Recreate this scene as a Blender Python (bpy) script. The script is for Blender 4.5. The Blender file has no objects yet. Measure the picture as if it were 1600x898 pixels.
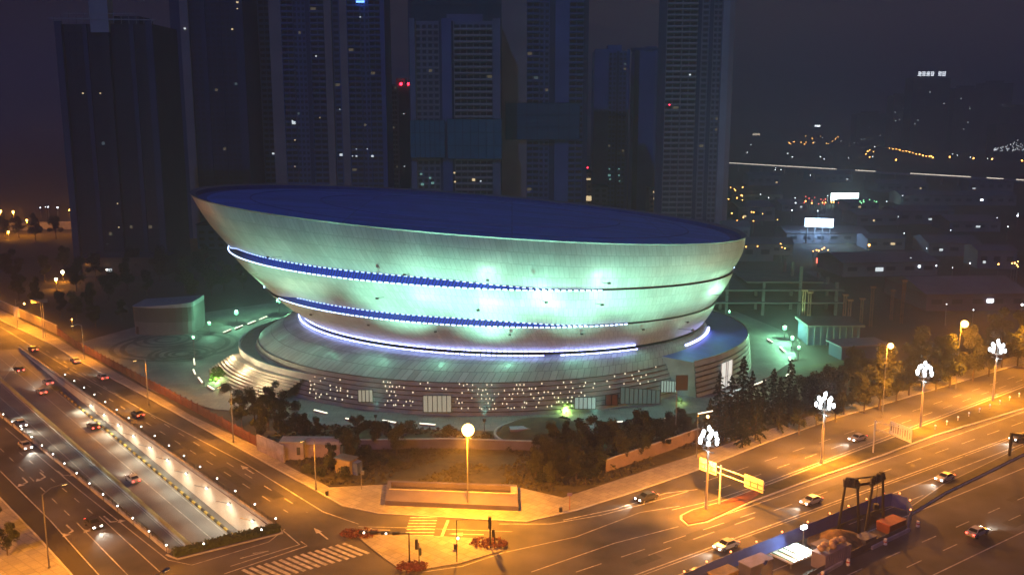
import bpy, bmesh, math, random
from mathutils import Vector, Matrix, noise
R = math.radians
random.seed(7)
sc = bpy.context.scene
COL = sc.collection

# ------------------------------------------------------------------ measuring the place
CAM_H, FPX, PITCH = 70.0, 1500.0, R(10.6)
def at(px, py, z=0.0):
    """point of the level z seen at photo pixel (px, py) of the 1600 x 898 frame"""
    dx, dy = (px - 800) / FPX, -(py - 449) / FPX
    d = Vector((dx, math.cos(PITCH) + dy * math.sin(PITCH), -math.sin(PITCH) + dy * math.cos(PITCH)))
    return Vector((0, 0, CAM_H)) + d * ((z - CAM_H) / d.z)
def at_y(px, py, Y):
    dx, dy = (px - 800) / FPX, -(py - 449) / FPX
    d = Vector((dx, math.cos(PITCH) + dy * math.sin(PITCH), -math.sin(PITCH) + dy * math.cos(PITCH)))
    return Vector((0, 0, CAM_H)) + d * (Y / d.y)
def height_over(base, py):
    """height of a vertical thing standing at base whose top shows at row py"""
    q = at_y(800, py, base.y)
    return q.z - base.z

# ------------------------------------------------------------------ materials
def lin(c):
    f = lambda v: v / 12.92 if v <= .04045 else ((v + .055) / 1.055) ** 2.4
    return tuple(f(v / 255) for v in c)
MATS = {}
def mat(name, col=(.3, .3, .3), rough=.7, metal=0., vary=.18, scale=.6, emit=None, estr=0., detail=4, spec=.5, bump=0., sample=True):
    if name in MATS: return MATS[name]
    m = bpy.data.materials.new(name); m.use_nodes = True
    nt = m.node_tree; n = nt.nodes; b = n['Principled BSDF']
    b.inputs['Roughness'].default_value = rough
    b.inputs['Metallic'].default_value = metal
    b.inputs['Specular IOR Level'].default_value = spec
    b.inputs['Base Color'].default_value = (*col, 1)
    if vary > 0:
        tc = n.new('ShaderNodeTexCoord'); t = n.new('ShaderNodeTexNoise')
        t.inputs['Scale'].default_value = scale; t.inputs['Detail'].default_value = detail
        nt.links.new(tc.outputs['Object'], t.inputs['Vector'])
        r = n.new('ShaderNodeMapRange')
        r.inputs[1].default_value = .3; r.inputs[2].default_value = .7
        r.inputs[3].default_value = 1 - vary; r.inputs[4].default_value = 1 + vary
        nt.links.new(t.outputs['Fac'], r.inputs[0])
        v = n.new('ShaderNodeVectorMath'); v.operation = 'SCALE'
        v.inputs[0].default_value = col
        nt.links.new(r.outputs[0], v.inputs['Scale'])
        nt.links.new(v.outputs[0], b.inputs['Base Color'])
        if bump:
            bp = n.new('ShaderNodeBump'); bp.inputs['Strength'].default_value = bump; bp.inputs['Distance'].default_value = .1
            nt.links.new(t.outputs['Fac'], bp.inputs['Height']); nt.links.new(bp.outputs[0], b.inputs['Normal'])
    if emit:
        b.inputs['Emission Color'].default_value = (*emit, 1)
        b.inputs['Emission Strength'].default_value = estr
        if not sample: m.cycles.emission_sampling = 'NONE'
    MATS[name] = m
    return m
def seam_mat(name, col, su, sv, rough, dark=.72, mortar=.03, metal=0., squash=.5, vary=.14, spec=.5):
    """sheet cladding: panels of su x sv metres with thin joints, from the UV map in metres"""
    m = bpy.data.materials.new(name); m.use_nodes = True
    nt = m.node_tree; n = nt.nodes; b = n['Principled BSDF']
    uv = n.new('ShaderNodeUVMap')
    br = n.new('ShaderNodeTexBrick'); br.offset = squash
    br.inputs['Scale'].default_value = 1; br.inputs['Mortar Size'].default_value = mortar
    br.inputs['Mortar Smooth'].default_value = .4
    br.inputs['Brick Width'].default_value = su; br.inputs['Row Height'].default_value = sv
    br.inputs['Color1'].default_value = (*[c * (1 + vary) for c in col], 1)
    br.inputs['Color2'].default_value = (*[c * (1 - vary) for c in col], 1)
    br.inputs['Mortar'].default_value = (*[c * dark for c in col], 1)
    nt.links.new(uv.outputs[0], br.inputs['Vector'])
    tx = n.new('ShaderNodeTexNoise'); tx.inputs['Scale'].default_value = .12; tx.inputs['Detail'].default_value = 6
    nt.links.new(uv.outputs[0], tx.inputs['Vector'])
    mr = n.new('ShaderNodeMapRange'); mr.inputs[3].default_value = .66; mr.inputs[4].default_value = 1.22
    nt.links.new(tx.outputs['Fac'], mr.inputs[0])
    mx = n.new('ShaderNodeVectorMath'); mx.operation = 'SCALE'
    nt.links.new(br.outputs['Color'], mx.inputs[0]); nt.links.new(mr.outputs[0], mx.inputs['Scale'])
    nt.links.new(mx.outputs[0], b.inputs['Base Color'])
    bp = n.new('ShaderNodeBump'); bp.inputs['Strength'].default_value = .25; bp.inputs['Distance'].default_value = .05; bp.invert = True
    nt.links.new(br.outputs['Fac'], bp.inputs['Height']); nt.links.new(bp.outputs[0], b.inputs['Normal'])
    b.inputs['Roughness'].default_value = rough; b.inputs['Metallic'].default_value = metal
    b.inputs['Specular IOR Level'].default_value = spec
    MATS[name] = m
    return m
def glow(name, col, strength, sample=True, base=(.8, .8, .8)):
    return mat(name, base, .5, vary=0, emit=col, estr=strength, sample=sample)
SODIUM = (1.0, .325, .014)
WARMW = (1.0, .86, .55)
GREENW = (.42, 1.0, .62)
COOLW = (.80, .93, 1.0)

M_asphalt = mat('asphalt', (.075, .072, .07), .85, vary=.55, scale=.11, detail=10, bump=.1)
M_trenchroad = mat('concrete_road', (.19, .185, .17), .7, vary=.25, scale=.12, detail=8)
M_soil = mat('soil', (.05, .045, .035), .95, vary=.5, scale=.03, detail=8)
M_pave = mat('paving', (.30, .285, .26), .8, vary=.22, scale=.25, detail=7)
M_plaza = mat('plaza_stone', (.22, .225, .21), .7, vary=.2, scale=.15, detail=7)
M_darkstone = mat('dark_stone', (.085, .085, .08), .7, vary=.2, scale=.3)
M_grass = mat('grass_blades', (.055, .05, .018), .9, vary=.5, scale=.5, detail=8)
M_red_ground = mat('red_planting', (.16, .045, .03), .9, vary=.5, scale=1.4, detail=8)
M_conc = mat('concrete', (.36, .35, .33), .8, vary=.2, scale=.5)
M_kerb = mat('kerb_stone', (.42, .41, .38), .8, vary=.15, scale=1)
M_paint = mat('road_paint', (.46, .45, .41), .7, vary=.45, scale=1.1, detail=8)
M_steel = mat('grey_steel', (.22, .22, .22), .45, .4, vary=.1)
M_dark = mat('dark_steel', (.03, .03, .032), .5, .3, vary=.15)
M_white = mat('white_paint', (.75, .74, .71), .5, vary=.08)
M_glass = mat('dark_glass', (.02, .025, .03), .12, vary=0)
M_bark = mat('bark', (.09, .065, .045), .95, vary=.3, scale=2)
M_hedge = mat('hedge_leaf', (.05, .075, .02), .85, vary=.4, scale=2)

def tiled(m, w_, h_, dark=.6, mort=.05, rot=0.):
    nt = m.node_tree; n = nt.nodes; b = n['Principled BSDF']; src = b.inputs['Base Color'].links[0].from_socket
    tc = n.new('ShaderNodeTexCoord'); mp = n.new('ShaderNodeMapping'); mp.inputs['Rotation'].default_value[2] = rot
    nt.links.new(tc.outputs['Object'], mp.inputs[0])
    br = n.new('ShaderNodeTexBrick'); br.inputs['Scale'].default_value = 1.; br.inputs['Brick Width'].default_value = w_; br.inputs['Row Height'].default_value = h_
    br.inputs['Color1'].default_value = (1, 1, 1, 1); br.inputs['Color2'].default_value = (.78, .78, .78, 1); br.inputs['Mortar'].default_value = (dark, dark, dark, 1); br.inputs['Mortar Size'].default_value = mort
    nt.links.new(mp.outputs[0], br.inputs['Vector'])
    mu = n.new('ShaderNodeVectorMath'); mu.operation = 'MULTIPLY'
    nt.links.new(src, mu.inputs[0]); nt.links.new(br.outputs['Color'], mu.inputs[1]); nt.links.new(mu.outputs[0], b.inputs['Base Color'])
tiled(M_plaza, 2.4, 2.4, .55, .06); tiled(M_pave, 1.6, 1.6, .6, .07, .7)
# ------------------------------------------------------------------ mesh building
class MB:
    def __init__(s): s.v = []; s.f = []; s.uv = {}
    def add(s, vs, fs):
        o = len(s.v); s.v += [Vector(v) for v in vs]; s.f += [tuple(i + o for i in f) for f in fs]; return o
    def box(s, c, size, rz=0., taper=1.):
        x, y, z = size[0] / 2, size[1] / 2, size[2] / 2
        cs, sn = math.cos(rz), math.sin(rz); vs = []
        for dz in (-z, z):
            k = 1 if dz < 0 else taper
            for dx, dy in ((-x, -y), (x, -y), (x, y), (-x, y)):
                dx *= k; dy *= k
                vs.append((c[0] + dx * cs - dy * sn, c[1] + dx * sn + dy * cs, c[2] + dz))
        s.add(vs, [(0, 3, 2, 1), (4, 5, 6, 7), (0, 1, 5, 4), (1, 2, 6, 5), (2, 3, 7, 6), (3, 0, 4, 7)])
        return s
    def tube(s, p0, p1, r0, r1=None, n=8, cap=True):
        p0, p1 = Vector(p0), Vector(p1); r1 = r0 if r1 is None else r1
        d = (p1 - p0).normalized(); a = d.orthogonal().normalized(); b = d.cross(a)
        vs = [p0 + (a * math.cos(2 * math.pi * i / n) + b * math.sin(2 * math.pi * i / n)) * r0 for i in range(n)]
        vs += [p1 + (a * math.cos(2 * math.pi * i / n) + b * math.sin(2 * math.pi * i / n)) * r1 for i in range(n)]
        fs = [(i, (i + 1) % n, n + (i + 1) % n, n + i) for i in range(n)]
        if cap: fs += [tuple(range(n - 1, -1, -1)), tuple(range(n, 2 * n))]
        s.add(vs, fs); return s
    def path(s, pts, r, n=6):
        for a, b in zip(pts, pts[1:]): s.tube(a, b, r, r, n)
        return s
    def ball(s, c, r, n=10, m=7, sz=1.):
        vs = [(c[0], c[1], c[2] - r * sz)]
        for j in range(1, m):
            t = math.pi * j / m - math.pi / 2
            for i in range(n):
                a = 2 * math.pi * i / n
                vs.append((c[0] + r * math.cos(t) * math.cos(a), c[1] + r * math.cos(t) * math.sin(a), c[2] + r * sz * math.sin(t)))
        vs.append((c[0], c[1], c[2] + r * sz)); fs = []
        for i in range(n):
            fs.append((0, 1 + (i + 1) % n, 1 + i)); fs.append((len(vs) - 1, 1 + (m - 2) * n + i, 1 + (m - 2) * n + (i + 1) % n))
            for j in range(m - 2):
                a = 1 + j * n
                fs.append((a + i, a + (i + 1) % n, a + n + (i + 1) % n, a + n + i))
        s.add(vs, fs); return s
    def prism(s, pts, z0, z1):
        n = len(pts); area = sum(pts[i][0] * pts[(i + 1) % n][1] - pts[(i + 1) % n][0] * pts[i][1] for i in range(n))
        if area < 0: pts = pts[::-1]
        vs = [(p[0], p[1], z0) for p in pts] + [(p[0], p[1], z1) for p in pts]
        fs = [tuple(range(n - 1, -1, -1)), tuple(range(n, 2 * n))] + [(i, (i + 1) % n, n + (i + 1) % n, n + i) for i in range(n)]
        s.add(vs, fs); return s
    def sheet(s, pts, z):
        n = len(pts); area = sum(pts[i][0] * pts[(i + 1) % n][1] - pts[(i + 1) % n][0] * pts[i][1] for i in range(n))
        if area < 0: pts = pts[::-1]
        s.add([(p[0], p[1], z) for p in pts], [tuple(range(n))]); return s
    def ribbon(s, pts, w, z=None):
        pts = [Vector(p) for p in pts]; L = []; 
        for i, p in enumerate(pts):
            d = (pts[min(i + 1, len(pts) - 1)] - pts[max(i - 1, 0)]); nrm = Vector((-d.y, d.x, 0)).normalized() * w / 2
            zz = p.z if z is None else z
            L += [(p.x - nrm.x, p.y - nrm.y, zz), (p.x + nrm.x, p.y + nrm.y, zz)]
        s.add(L, [(2 * i, 2 * i + 2, 2 * i + 3, 2 * i + 1) for i in range(len(pts) - 1)]); return s
    def wallline(s, pts, w, z0, h):
        """upright wall of thickness w along a ground polyline"""
        pts = [Vector(p) for p in pts]; L = []; n = len(pts)
        for i, p in enumerate(pts):
            d = (pts[min(i + 1, n - 1)] - pts[max(i - 1, 0)]); nr = Vector((-d.y, d.x, 0)).normalized() * w / 2
            b = z0 if z0 is not None else p.z
            L += [(p.x - nr.x, p.y - nr.y, b), (p.x + nr.x, p.y + nr.y, b), (p.x + nr.x, p.y + nr.y, b + h), (p.x - nr.x, p.y - nr.y, b + h)]
        fs = [(0, 1, 2, 3), (4 * n - 1, 4 * n - 2, 4 * n - 3, 4 * n - 4)]
        for i in range(n - 1):
            a = 4 * i
            for k in range(4): fs.append((a + k, a + 4 + k, a + 4 + (k + 1) % 4, a + (k + 1) % 4))
        s.add(L, fs); return s
    def grid(s, rows, closed=True, flip=False, uvs=None):
        """rows: list of equally long point rows"""
        m = len(rows[0]); o = len(s.v)
        for r in rows: s.v += [Vector(p) for p in r]
        if uvs:
            for j, r in enumerate(uvs):
                for i, u in enumerate(r): s.uv[o + j * m + i] = u
        for j in range(len(rows) - 1):
            for i in range(m if closed else m - 1):
                a, b = o + j * m + i, o + j * m + (i + 1) % m
                q = (a, b, b + m, a + m)
                s.f.append(q[::-1] if flip else q)
        return s
    def build(s, name, m, parent=None, smooth=False, local=False):
        me = bpy.data.meshes.new(name)
        off = Vector((0, 0, 0))
        if parent and not local:
            off = parent['_at'] if '_at' in parent else (0, 0, 0); off = Vector(off)
        me.from_pydata([v - off for v in s.v], [], s.f)
        if s.uv:
            ul = me.uv_layers.new(name='UVMap')
            for l in me.loops: ul.data[l.index].uv = s.uv.get(l.vertex_index, (0, 0))
        me.materials.append(m)
        if smooth: me.polygons.foreach_set('use_smooth', [True] * len(me.polygons))
        me.update()
        o = bpy.data.objects.new(name, me); COL.objects.link(o)
        if parent: o.parent = parent; o['_at'] = tuple(off)
        return o
ALL_TMP = []
def tag(o, label, cat, group=None, kind=None):
    o['label'] = label; o['category'] = cat
    if group: o['group'] = group
    if kind: o['kind'] = kind
    return o
def thing(name, label, cat, loc=(0, 0, 0), group=None, rz=0.):
    o = bpy.data.objects.new(name, None); COL.objects.link(o)
    o.location = loc; o.rotation_euler.z = rz; o['_at'] = tuple(loc)
    o.empty_display_size = .5
    return tag(o, label, cat, group)
def structure(name, mb, m, smooth=False):
    o = mb.build(name, m, smooth=smooth); o['kind'] = 'structure'; return o
def kids(o): return [c for c in bpy.data.objects if c.parent == o]
def dup(o, loc, rz=0., label=None, scale=None, parent=None, tree=None):
    """copy of a thing with copies of its parts and sub-parts"""
    c = o.copy(); COL.objects.link(c)
    if loc is not None:
        c.location = loc; c.rotation_euler.z = rz
    if scale: c.scale = (scale,) * 3 if not isinstance(scale, tuple) else scale
    if label: c['label'] = label
    if parent: c.parent = parent
    for ch in (tree or KIDS).get(o.name, []): dup(ch, None, parent=c, tree=tree)
    return c
KIDS = {}
def note_tree(o):
    ks = list(o.children)
    KIDS[o.name] = ks
    for k in ks: note_tree(k)
def lamp(kind, loc, power, col, parent=None, size=.2, aim=None, cone=None, blend=.6, name='light'):
    d = bpy.data.lights.new(name, kind); d.energy = power; d.color = col
    if kind in ('POINT', 'SPOT'): d.shadow_soft_size = size
    if kind == 'SPOT': d.spot_size = R(cone); d.spot_blend = blend
    if kind == 'AREA': d.shape = 'DISK'; d.size = size
    o = bpy.data.objects.new(name, d); COL.objects.link(o)
    off = Vector(parent['_at']) if parent else Vector((0, 0, 0))
    o.location = Vector(loc) - off
    if aim is not None:
        o.rotation_euler = (Vector(aim) - Vector(loc)).to_track_quat('-Z', 'Y').to_euler()
    if parent: o.parent = parent
    return o

# ------------------------------------------------------------------ camera, sky, added blue fill
cd = bpy.data.cameras.new('camera'); cam = bpy.data.objects.new('camera', cd); COL.objects.link(cam)
cam.location = (0, 0, CAM_H); cam.rotation_euler = (R(90) - PITCH, 0, 0)
cd.sensor_width = 36; cd.lens = 36 * FPX / 1600; cd.clip_end = 30000; cd.clip_start = .5
sc.camera = cam
w = bpy.data.worlds.new('World'); sc.world = w; w.use_nodes = True
nt = w.node_tree; n = nt.nodes; bg = n['Background']
FILL_EL, FILL_AZ = 46, 205            # degrees; azimuth clockwise from +Y
sky = n.new('ShaderNodeTexSky'); sky.sky_type = 'NISHITA'; sky.sun_disc = False
sky.sun_elevation = R(FILL_EL); sky.sun_rotation = R(FILL_AZ)
tc = n.new('ShaderNodeTexCoord'); sep = n.new('ShaderNodeSeparateXYZ')
nt.links.new(tc.outputs['Generated'], sep.inputs[0])
mr = n.new('ShaderNodeMapRange'); mr.inputs[1].default_value = -.5; mr.inputs[2].default_value = .45
nt.links.new(sep.outputs['X'], mr.inputs[0])
mixc = n.new('ShaderNodeMix'); mixc.data_type = 'RGBA'
mixc.inputs[6].default_value = (*[v * 1.05 for v in (.0135, .0060, .0052)], 1); mixc.inputs[7].default_value = (*[v * 1.9 for v in (.0260, .0185, .0260)], 1)
nt.links.new(mr.outputs[0], mixc.inputs[0])
mz = n.new('ShaderNodeMapRange'); mz.inputs[1].default_value = 0; mz.inputs[2].default_value = .35
mz.inputs[3].default_value = 1.; mz.inputs[4].default_value = .68
nt.links.new(sep.outputs['Z'], mz.inputs[0])
sc1 = n.new('ShaderNodeVectorMath'); sc1.operation = 'SCALE'
nt.links.new(mixc.outputs[2], sc1.inputs[0]); nt.links.new(mz.outputs[0], sc1.inputs['Scale'])
sc2 = n.new('ShaderNodeVectorMath'); sc2.operation = 'SCALE'; sc2.inputs['Scale'].default_value = .0009
nt.links.new(sky.outputs[0], sc2.inputs[0])
ad = n.new('ShaderNodeVectorMath'); nt.links.new(sc1.outputs[0], ad.inputs[0]); nt.links.new(sc2.outputs[0], ad.inputs[1])
nt.links.new(ad.outputs[0], bg.inputs['Color']); bg.inputs['Strength'].default_value = 1.
sd = bpy.data.lights.new('blue_fill', 'SUN'); sd.energy = .62; sd.angle = R(.6); sd.color = (.11, .24, 1.0)  # blue fill sun added to light roof and towers; no moon in view
so = bpy.data.objects.new('blue_fill', sd); COL.objects.link(so)
az = R(FILL_AZ); el = R(FILL_EL)
so.rotation_euler = (-Vector((math.sin(az) * math.cos(el), math.cos(az) * math.cos(el), math.sin(el)))).to_track_quat('-Z', 'Y').to_euler()
so.location = (0, 0, 300)
sc.view_settings.view_transform = 'Standard'; sc.view_settings.look = 'None'; sc.view_settings.exposure = 0; sc.view_settings.gamma = 1
sc.render.engine = 'CYCLES'
sc.cycles.use_denoising = True
sc.cycles.max_bounces = 5; sc.cycles.diffuse_bounces = 2; sc.cycles.glossy_bounces = 2; sc.cycles.transmission_bounces = 2
sc.cycles.volume_bounces = 0; sc.cycles.transparent_max_bounces = 4
sc.cycles.sample_clamp_indirect = 3.
sc.cycles.caustics_reflective = False; sc.cycles.caustics_refractive = False

HAZE = True
if HAZE:
    hz = MB().box((0, 4000, 110), (18000, 18000, 240))
    hm = bpy.data.materials.new('night_haze'); hm.use_nodes = True
    hn = hm.node_tree; hn.nodes.remove(hn.nodes['Principled BSDF'])
    pv = hn.nodes.new('ShaderNodeVolumePrincipled'); pv.inputs['Density'].default_value = .00085
    pv.inputs['Color'].default_value = (.80, .80, .88, 1); pv.inputs['Anisotropy'].default_value = .25
    hn.links.new(pv.outputs[0], hn.nodes['Material Output'].inputs['Volume'])
    ho = hz.build('haze', hm); tag(ho, 'thin night haze lying over the whole city', 'haze', kind='stuff')

# ------------------------------------------------------------------ the underpass trench (plan first: the ground has a hole for it)
A = at(28, 545); B = at(425, 824); C = at(268, 862); D = at(15, 658)
E_ = C + (D - C).normalized() * ((B - A).length * 1.04)
TRENCH = [A, B, C, E_]
def holed(name, outer, hole, z, m):
    bm = bmesh.new()
    def loop(ps):
        vs = [bm.verts.new((p[0], p[1], z)) for p in ps]
        return [bm.edges.new((vs[i], vs[(i + 1) % len(vs)])) for i in range(len(vs))]
    ed = loop(outer) + loop(hole)
    bmesh.ops.triangle_fill(bm, use_beauty=True, use_dissolve=False, edges=ed)
    for f in bm.faces:
        f.normal_update()
        if f.normal.z < 0: f.normal_flip()
    me = bpy.data.meshes.new(name); bm.to_mesh(me); bm.free(); me.materials.append(m)
    o = bpy.data.objects.new(name, me); COL.objects.link(o); o['kind'] = 'structure'
    return o
holed('ground', [(-8500, -4500, 0), (8500, -4500, 0), (8500, 12500, 0), (-8500, 12500, 0)], TRENCH, 0, M_soil)
kerbL = [at(-260, 405), at(0, 500), at(85, 540), at(116, 560), at(233, 622), at(380, 704), at(495, 767), at(535, 790), at(590, 802), at(744, 811), at(822, 815),
         at(900, 797), at(1000, 765), at(1082, 737), at(1200, 690), at(1309, 652), at(1420, 620), at(1600, 567), at(1900, 470)]
road_outer = kerbL + [Vector((260, 60, 0)), Vector((160, -40, 0)), Vector((-160, -40, 0)), Vector((-120, 60, 0)), at(155, 898), at(78, 812), at(0, 733), at(-300, 470)]
holed('road', road_outer, TRENCH, .004, M_asphalt)

# trench floor, walls and kerb strips
DEPTH = 5.8
dirL = (B - A).normalized()
ext = 26
def tr(p0, p1, t, z): q = p0.lerp(p1, t); return Vector((q.x, q.y, z))
floor = MB(); rows = []
for k in range(25):
    t = k / 24
    rows.append([tr(A, B, t, -DEPTH * t), tr(E_, C, t, -DEPTH * t)])
e1 = B + dirL * ext; e2 = C + (C - E_).normalized() * ext
rows.append([Vector((e1.x, e1.y, -DEPTH - .5)), Vector((e2.x, e2.y, -DEPTH - .5))])
floor.grid(rows, closed=False, flip=True)
structure('underpass_road', floor, M_trenchroad)
def trench_wall(p0, p1, out):
    nn = Vector((p1.y - p0.y, -(p1.x - p0.x), 0)).normalized() * .5 * out
    m = MB(); N = 24; ra = []; 
    for k in range(N + 1):
        t = k / N * 1.16
        q = p0 + (p1 - p0) * t; z = -DEPTH * min(t, 1.05) - .3
        top = -.012 if t <= 1.001 else -.4
        ra.append([Vector((q.x, q.y, z)), Vector((q.x, q.y, top)), Vector((q.x + nn.x, q.y + nn.y, top)), Vector((q.x + nn.x, q.y + nn.y, z))])
    m.grid(ra, closed=True); return m
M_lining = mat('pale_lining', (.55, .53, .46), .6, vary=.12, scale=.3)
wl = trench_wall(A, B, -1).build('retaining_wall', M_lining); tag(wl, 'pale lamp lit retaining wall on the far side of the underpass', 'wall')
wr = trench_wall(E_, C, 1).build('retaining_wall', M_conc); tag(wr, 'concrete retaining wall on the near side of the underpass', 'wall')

# ------------------------------------------------------------------ paved areas, lawn, plaza
def P(*pp, z=0.): return [at(x, y, z) for x, y in pp]
walk = [at(-260, 396), at(0, 484), at(88, 527), at(116, 545), at(233, 611), at(300, 650), at(400, 697), at(450, 728), at(515, 762), at(605, 757), at(812, 762), at(880, 778), at(980, 745), at(1082, 712), at(1200, 672), at(1309, 636), at(1600, 553), at(1900, 458)]
structure('pavement', MB().prism(walk + kerbL[::-1], -.1, .14), M_pave)
structure('kerb', MB().wallline([p for p in kerbL], .3, -.1, .255), M_kerb)
inner = [at(-260, 470 - 0), at(0, 735), at(78, 814), at(126, 869), at(158, 902), Vector((-118, 58, 0)), Vector((-200, 60, 0)), Vector((-330, 300, 0))]
swk = [at(0, 778), at(60, 840), at(112, 898), at(150, 950), Vector((-150, 60, 0)), Vector((-230, 100, 0)), at(-200, 640)]
structure('pavement', MB().prism(swk, -.1, .14), M_pave)
structure('kerb', MB().wallline([at(-200, 640), at(0, 778), at(60, 840), at(112, 898), at(150, 950)], .3, -.1, .255), M_kerb)
lawnp = [at(452, 722), at(515, 760), at(605, 756), at(812, 761), at(880, 776), at(980, 743), at(1082, 710), at(1200, 670), at(1309, 634), at(1600, 551), at(1500, 535), at(1240, 575), at(1180, 602), at(1100, 642), at(930, 668), at(760, 672), at(600, 668), at(470, 662), at(400, 690)]
def inside(p, poly):
    c = False; n = len(poly)
    for i in range(n):
        a, b = poly[i], poly[i - 1]
        if (a[1] > p[1]) != (b[1] > p[1]) and p[0] < (b[0] - a[0]) * (p[1] - a[1]) / (b[1] - a[1]) + a[0]: c = not c
    return c
lawn_mb = MB(); rt = random.Random(77); lx = [p.x for p in lawnp]; ly = [p.y for p in lawnp]; k = 0
while k < 9000:
    p = (rt.uniform(-60, 75), rt.uniform(160, 225))
    if not inside(p, lawnp): continue
    k += 1
    if noise.noise(Vector((p[0] * .11, p[1] * .11, 0))) < -.12: continue
    a = rt.uniform(0, 6.28); s = rt.uniform(.15, .42); dx, dy = math.cos(a) * s, math.sin(a) * s; hh = rt.uniform(.12, .5)
    lawn_mb.add([(p[0] - dx, p[1] - dy, .1), (p[0] + dx, p[1] + dy, .1), (p[0] + dx * .8 + rt.gauss(0, .1), p[1] + dy * .8 + rt.gauss(0, .1), .1 + hh), (p[0] - dx * .8, p[1] - dy * .8, .1 + hh * .8)], [(0, 1, 2, 3)])
lw = lawn_mb.prism(lawnp, -.1, .10).build('grass', M_grass); tag(lw, 'dark rough lawn between the arena and the street corner', 'grass', kind='stuff')
plz = [at(120, 537), at(262, 497), at(420, 474), at(700, 462), at(900, 465), at(1150, 487), at(1230, 520), at(1245, 560), at(1180, 603), at(1100, 643), at(930, 670), at(760, 674), at(600, 670), at(470, 664), at(385, 644), at(335, 640), at(240, 612), at(190, 580)]
structure('plaza', MB().prism(plz, -.1, .16), M_plaza)
# stone rings laid in the west plaza
rg = MB()
for c, rr in ((at(262, 531), (3.5, 6.5, 9.5)), (at(285, 553), (2.5, 4.5, 7, 9)), (at(275, 540), (15, 18))):
    for k, r in enumerate(rr):
        wd = 1.5 if r > 10 else 1.1
        a = [(c.x + (r - wd / 2) * math.cos(2 * math.pi * i / 48), c.y + (r - wd / 2) * math.sin(2 * math.pi * i / 48), .164 + .004 * (k + (r > 10) * 5 + (c.x > -83) * 3)) for i in range(48)]
        b_ = [(c.x + (r + wd / 2) * math.cos(2 * math.pi * i / 48), c.y + (r + wd / 2) * math.sin(2 * math.pi * i / 48), a[0][2]) for i in range(48)]
        rg.grid([a, b_], closed=True, flip=True)
structure('paving_rings', rg, M_darkstone)

# ------------------------------------------------------------------ medians and islands
medB = [at(1062, 812), at(1075, 822), at(1105, 817), at(1180, 783), at(1280, 746), at(1380, 712), at(1461, 681), at(1600, 639), at(1800, 577)]
medT = [at(1062, 806), at(1080, 797), at(1120, 786), at(1200, 757), at(1280, 726), at(1400, 681), at(1500, 642), at(1600, 604), at(1800, 530)]
structure('median_kerb', MB().prism(medT + medB[::-1], -.1, .16), M_kerb)
def shrink(poly, d):
    n = len(poly); out = []
    area = sum(poly[i].x * poly[(i + 1) % n].y - poly[(i + 1) % n].x * poly[i].y for i in range(n)); sg = 1 if area > 0 else -1
    for i in range(n):
        e = (poly[(i + 1) % n] - poly[i - 1]); nn = Vector((-e.y, e.x, 0)).normalized() * d * sg
        out.append(poly[i] + nn)
    return out
mg = MB().prism(shrink(medT[2:] + medB[2:][::-1], .45), .1, .24).build('grass', M_grass); tag(mg, 'clipped grass strip on the wide median', 'grass', kind='stuff')
mr_ = MB().prism(shrink(medT[:4] + medB[:4][::-1], .5), .1, .32).build('ground_cover', M_red_ground); tag(mr_, 'reddish ground cover at the rounded tip of the median', 'planting', kind='stuff')
lowT = [at(1418, 795), at(1473, 757), at(1530, 730), at(1600, 696), at(1750, 628)]
lowB = [at(1422, 806), at(1480, 770), at(1540, 741), at(1600, 711), at(1750, 642)]
structure('median_kerb', MB().prism(lowT + lowB[::-1], -.1, .15), M_kerb)
g2 = MB().prism(shrink(lowT + lowB[::-1], .3), .1, .3).build('grass', M_grass); tag(g2, 'narrow grass verge beyond the building site fence', 'grass', kind='stuff')
isl = [at(556, 836), at(600, 836), at(690, 838), at(750, 842), at(786, 860), at(720, 880), at(660, 890), at(628, 892), at(600, 872), at(572, 850)]
structure('traffic_island', MB().prism(isl, -.1, .15), M_pave)
for i, (px, py, rx) in enumerate(((560, 836, 3.2), (645, 888, 2.4), (765, 851, 3.0))):
    c = at(px, py); m = MB()
    for k in range(90):
        a = random.uniform(0, 6.28); r = rx * math.sqrt(random.random())
        for _ in range(9):
            u = Vector((random.gauss(0, 1), random.gauss(0, 1), random.gauss(0, .8))).normalized() * random.uniform(.12, .24); v = u.orthogonal().normalized() * .12
            q = Vector((c.x + r * math.cos(a) + random.gauss(0, .16), c.y + r * .55 * math.sin(a) + random.gauss(0, .16), .2 + .55 * random.random()))
            m.add([q - u, q + v, q + u, q - v], [(0, 1, 2, 3)])
    o = m.build('flower_bed', M_red_ground)
    tag(o, ['clump of reddish shrubs where the zebra crossing meets the island', 'reddish planting around the traffic light poles', 'reddish shrubs at the pointed end of the traffic island'][i], 'flower bed')

# ------------------------------------------------------------------ markings
mk = MB(); zt = .009
def dashes(a, b, wd, dash, gap, z=zt):
    L = (b - a).length; d = (b - a).normalized(); s = 0
    while s < L:
        mk.ribbon([a + d * s, a + d * min(s + dash, L)], wd, z); s += dash + gap
def line(pts, wd=.2, z=zt): mk.ribbon(pts, wd, z)
line(P((0, 510), (112, 578), (223, 640), (380, 722), (505, 799), (560, 818)), .2)
line(P((560, 822), (640, 824), (800, 830)), .16)
dashes(at(60, 540), at(480, 800), .18, 3, 5); dashes(at(90, 572), at(450, 800), .18, 3, 5)
line(P((0, 600), (28, 560)), .15)
line(P((8, 668), (120, 762), (262, 874), (300, 882), (420, 846), (445, 826)), .18)
line(P((0, 735), (78, 812), (126, 866), (155, 898)), .18)
line(P((120, 816), (200, 898)), .16); line(P((155, 806), (250, 893)), .16)
dashes(at(0, 700), at(112, 808), .16, 3, 4); dashes(at(30, 706), at(150, 806), .16, 2.5, 4)
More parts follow.
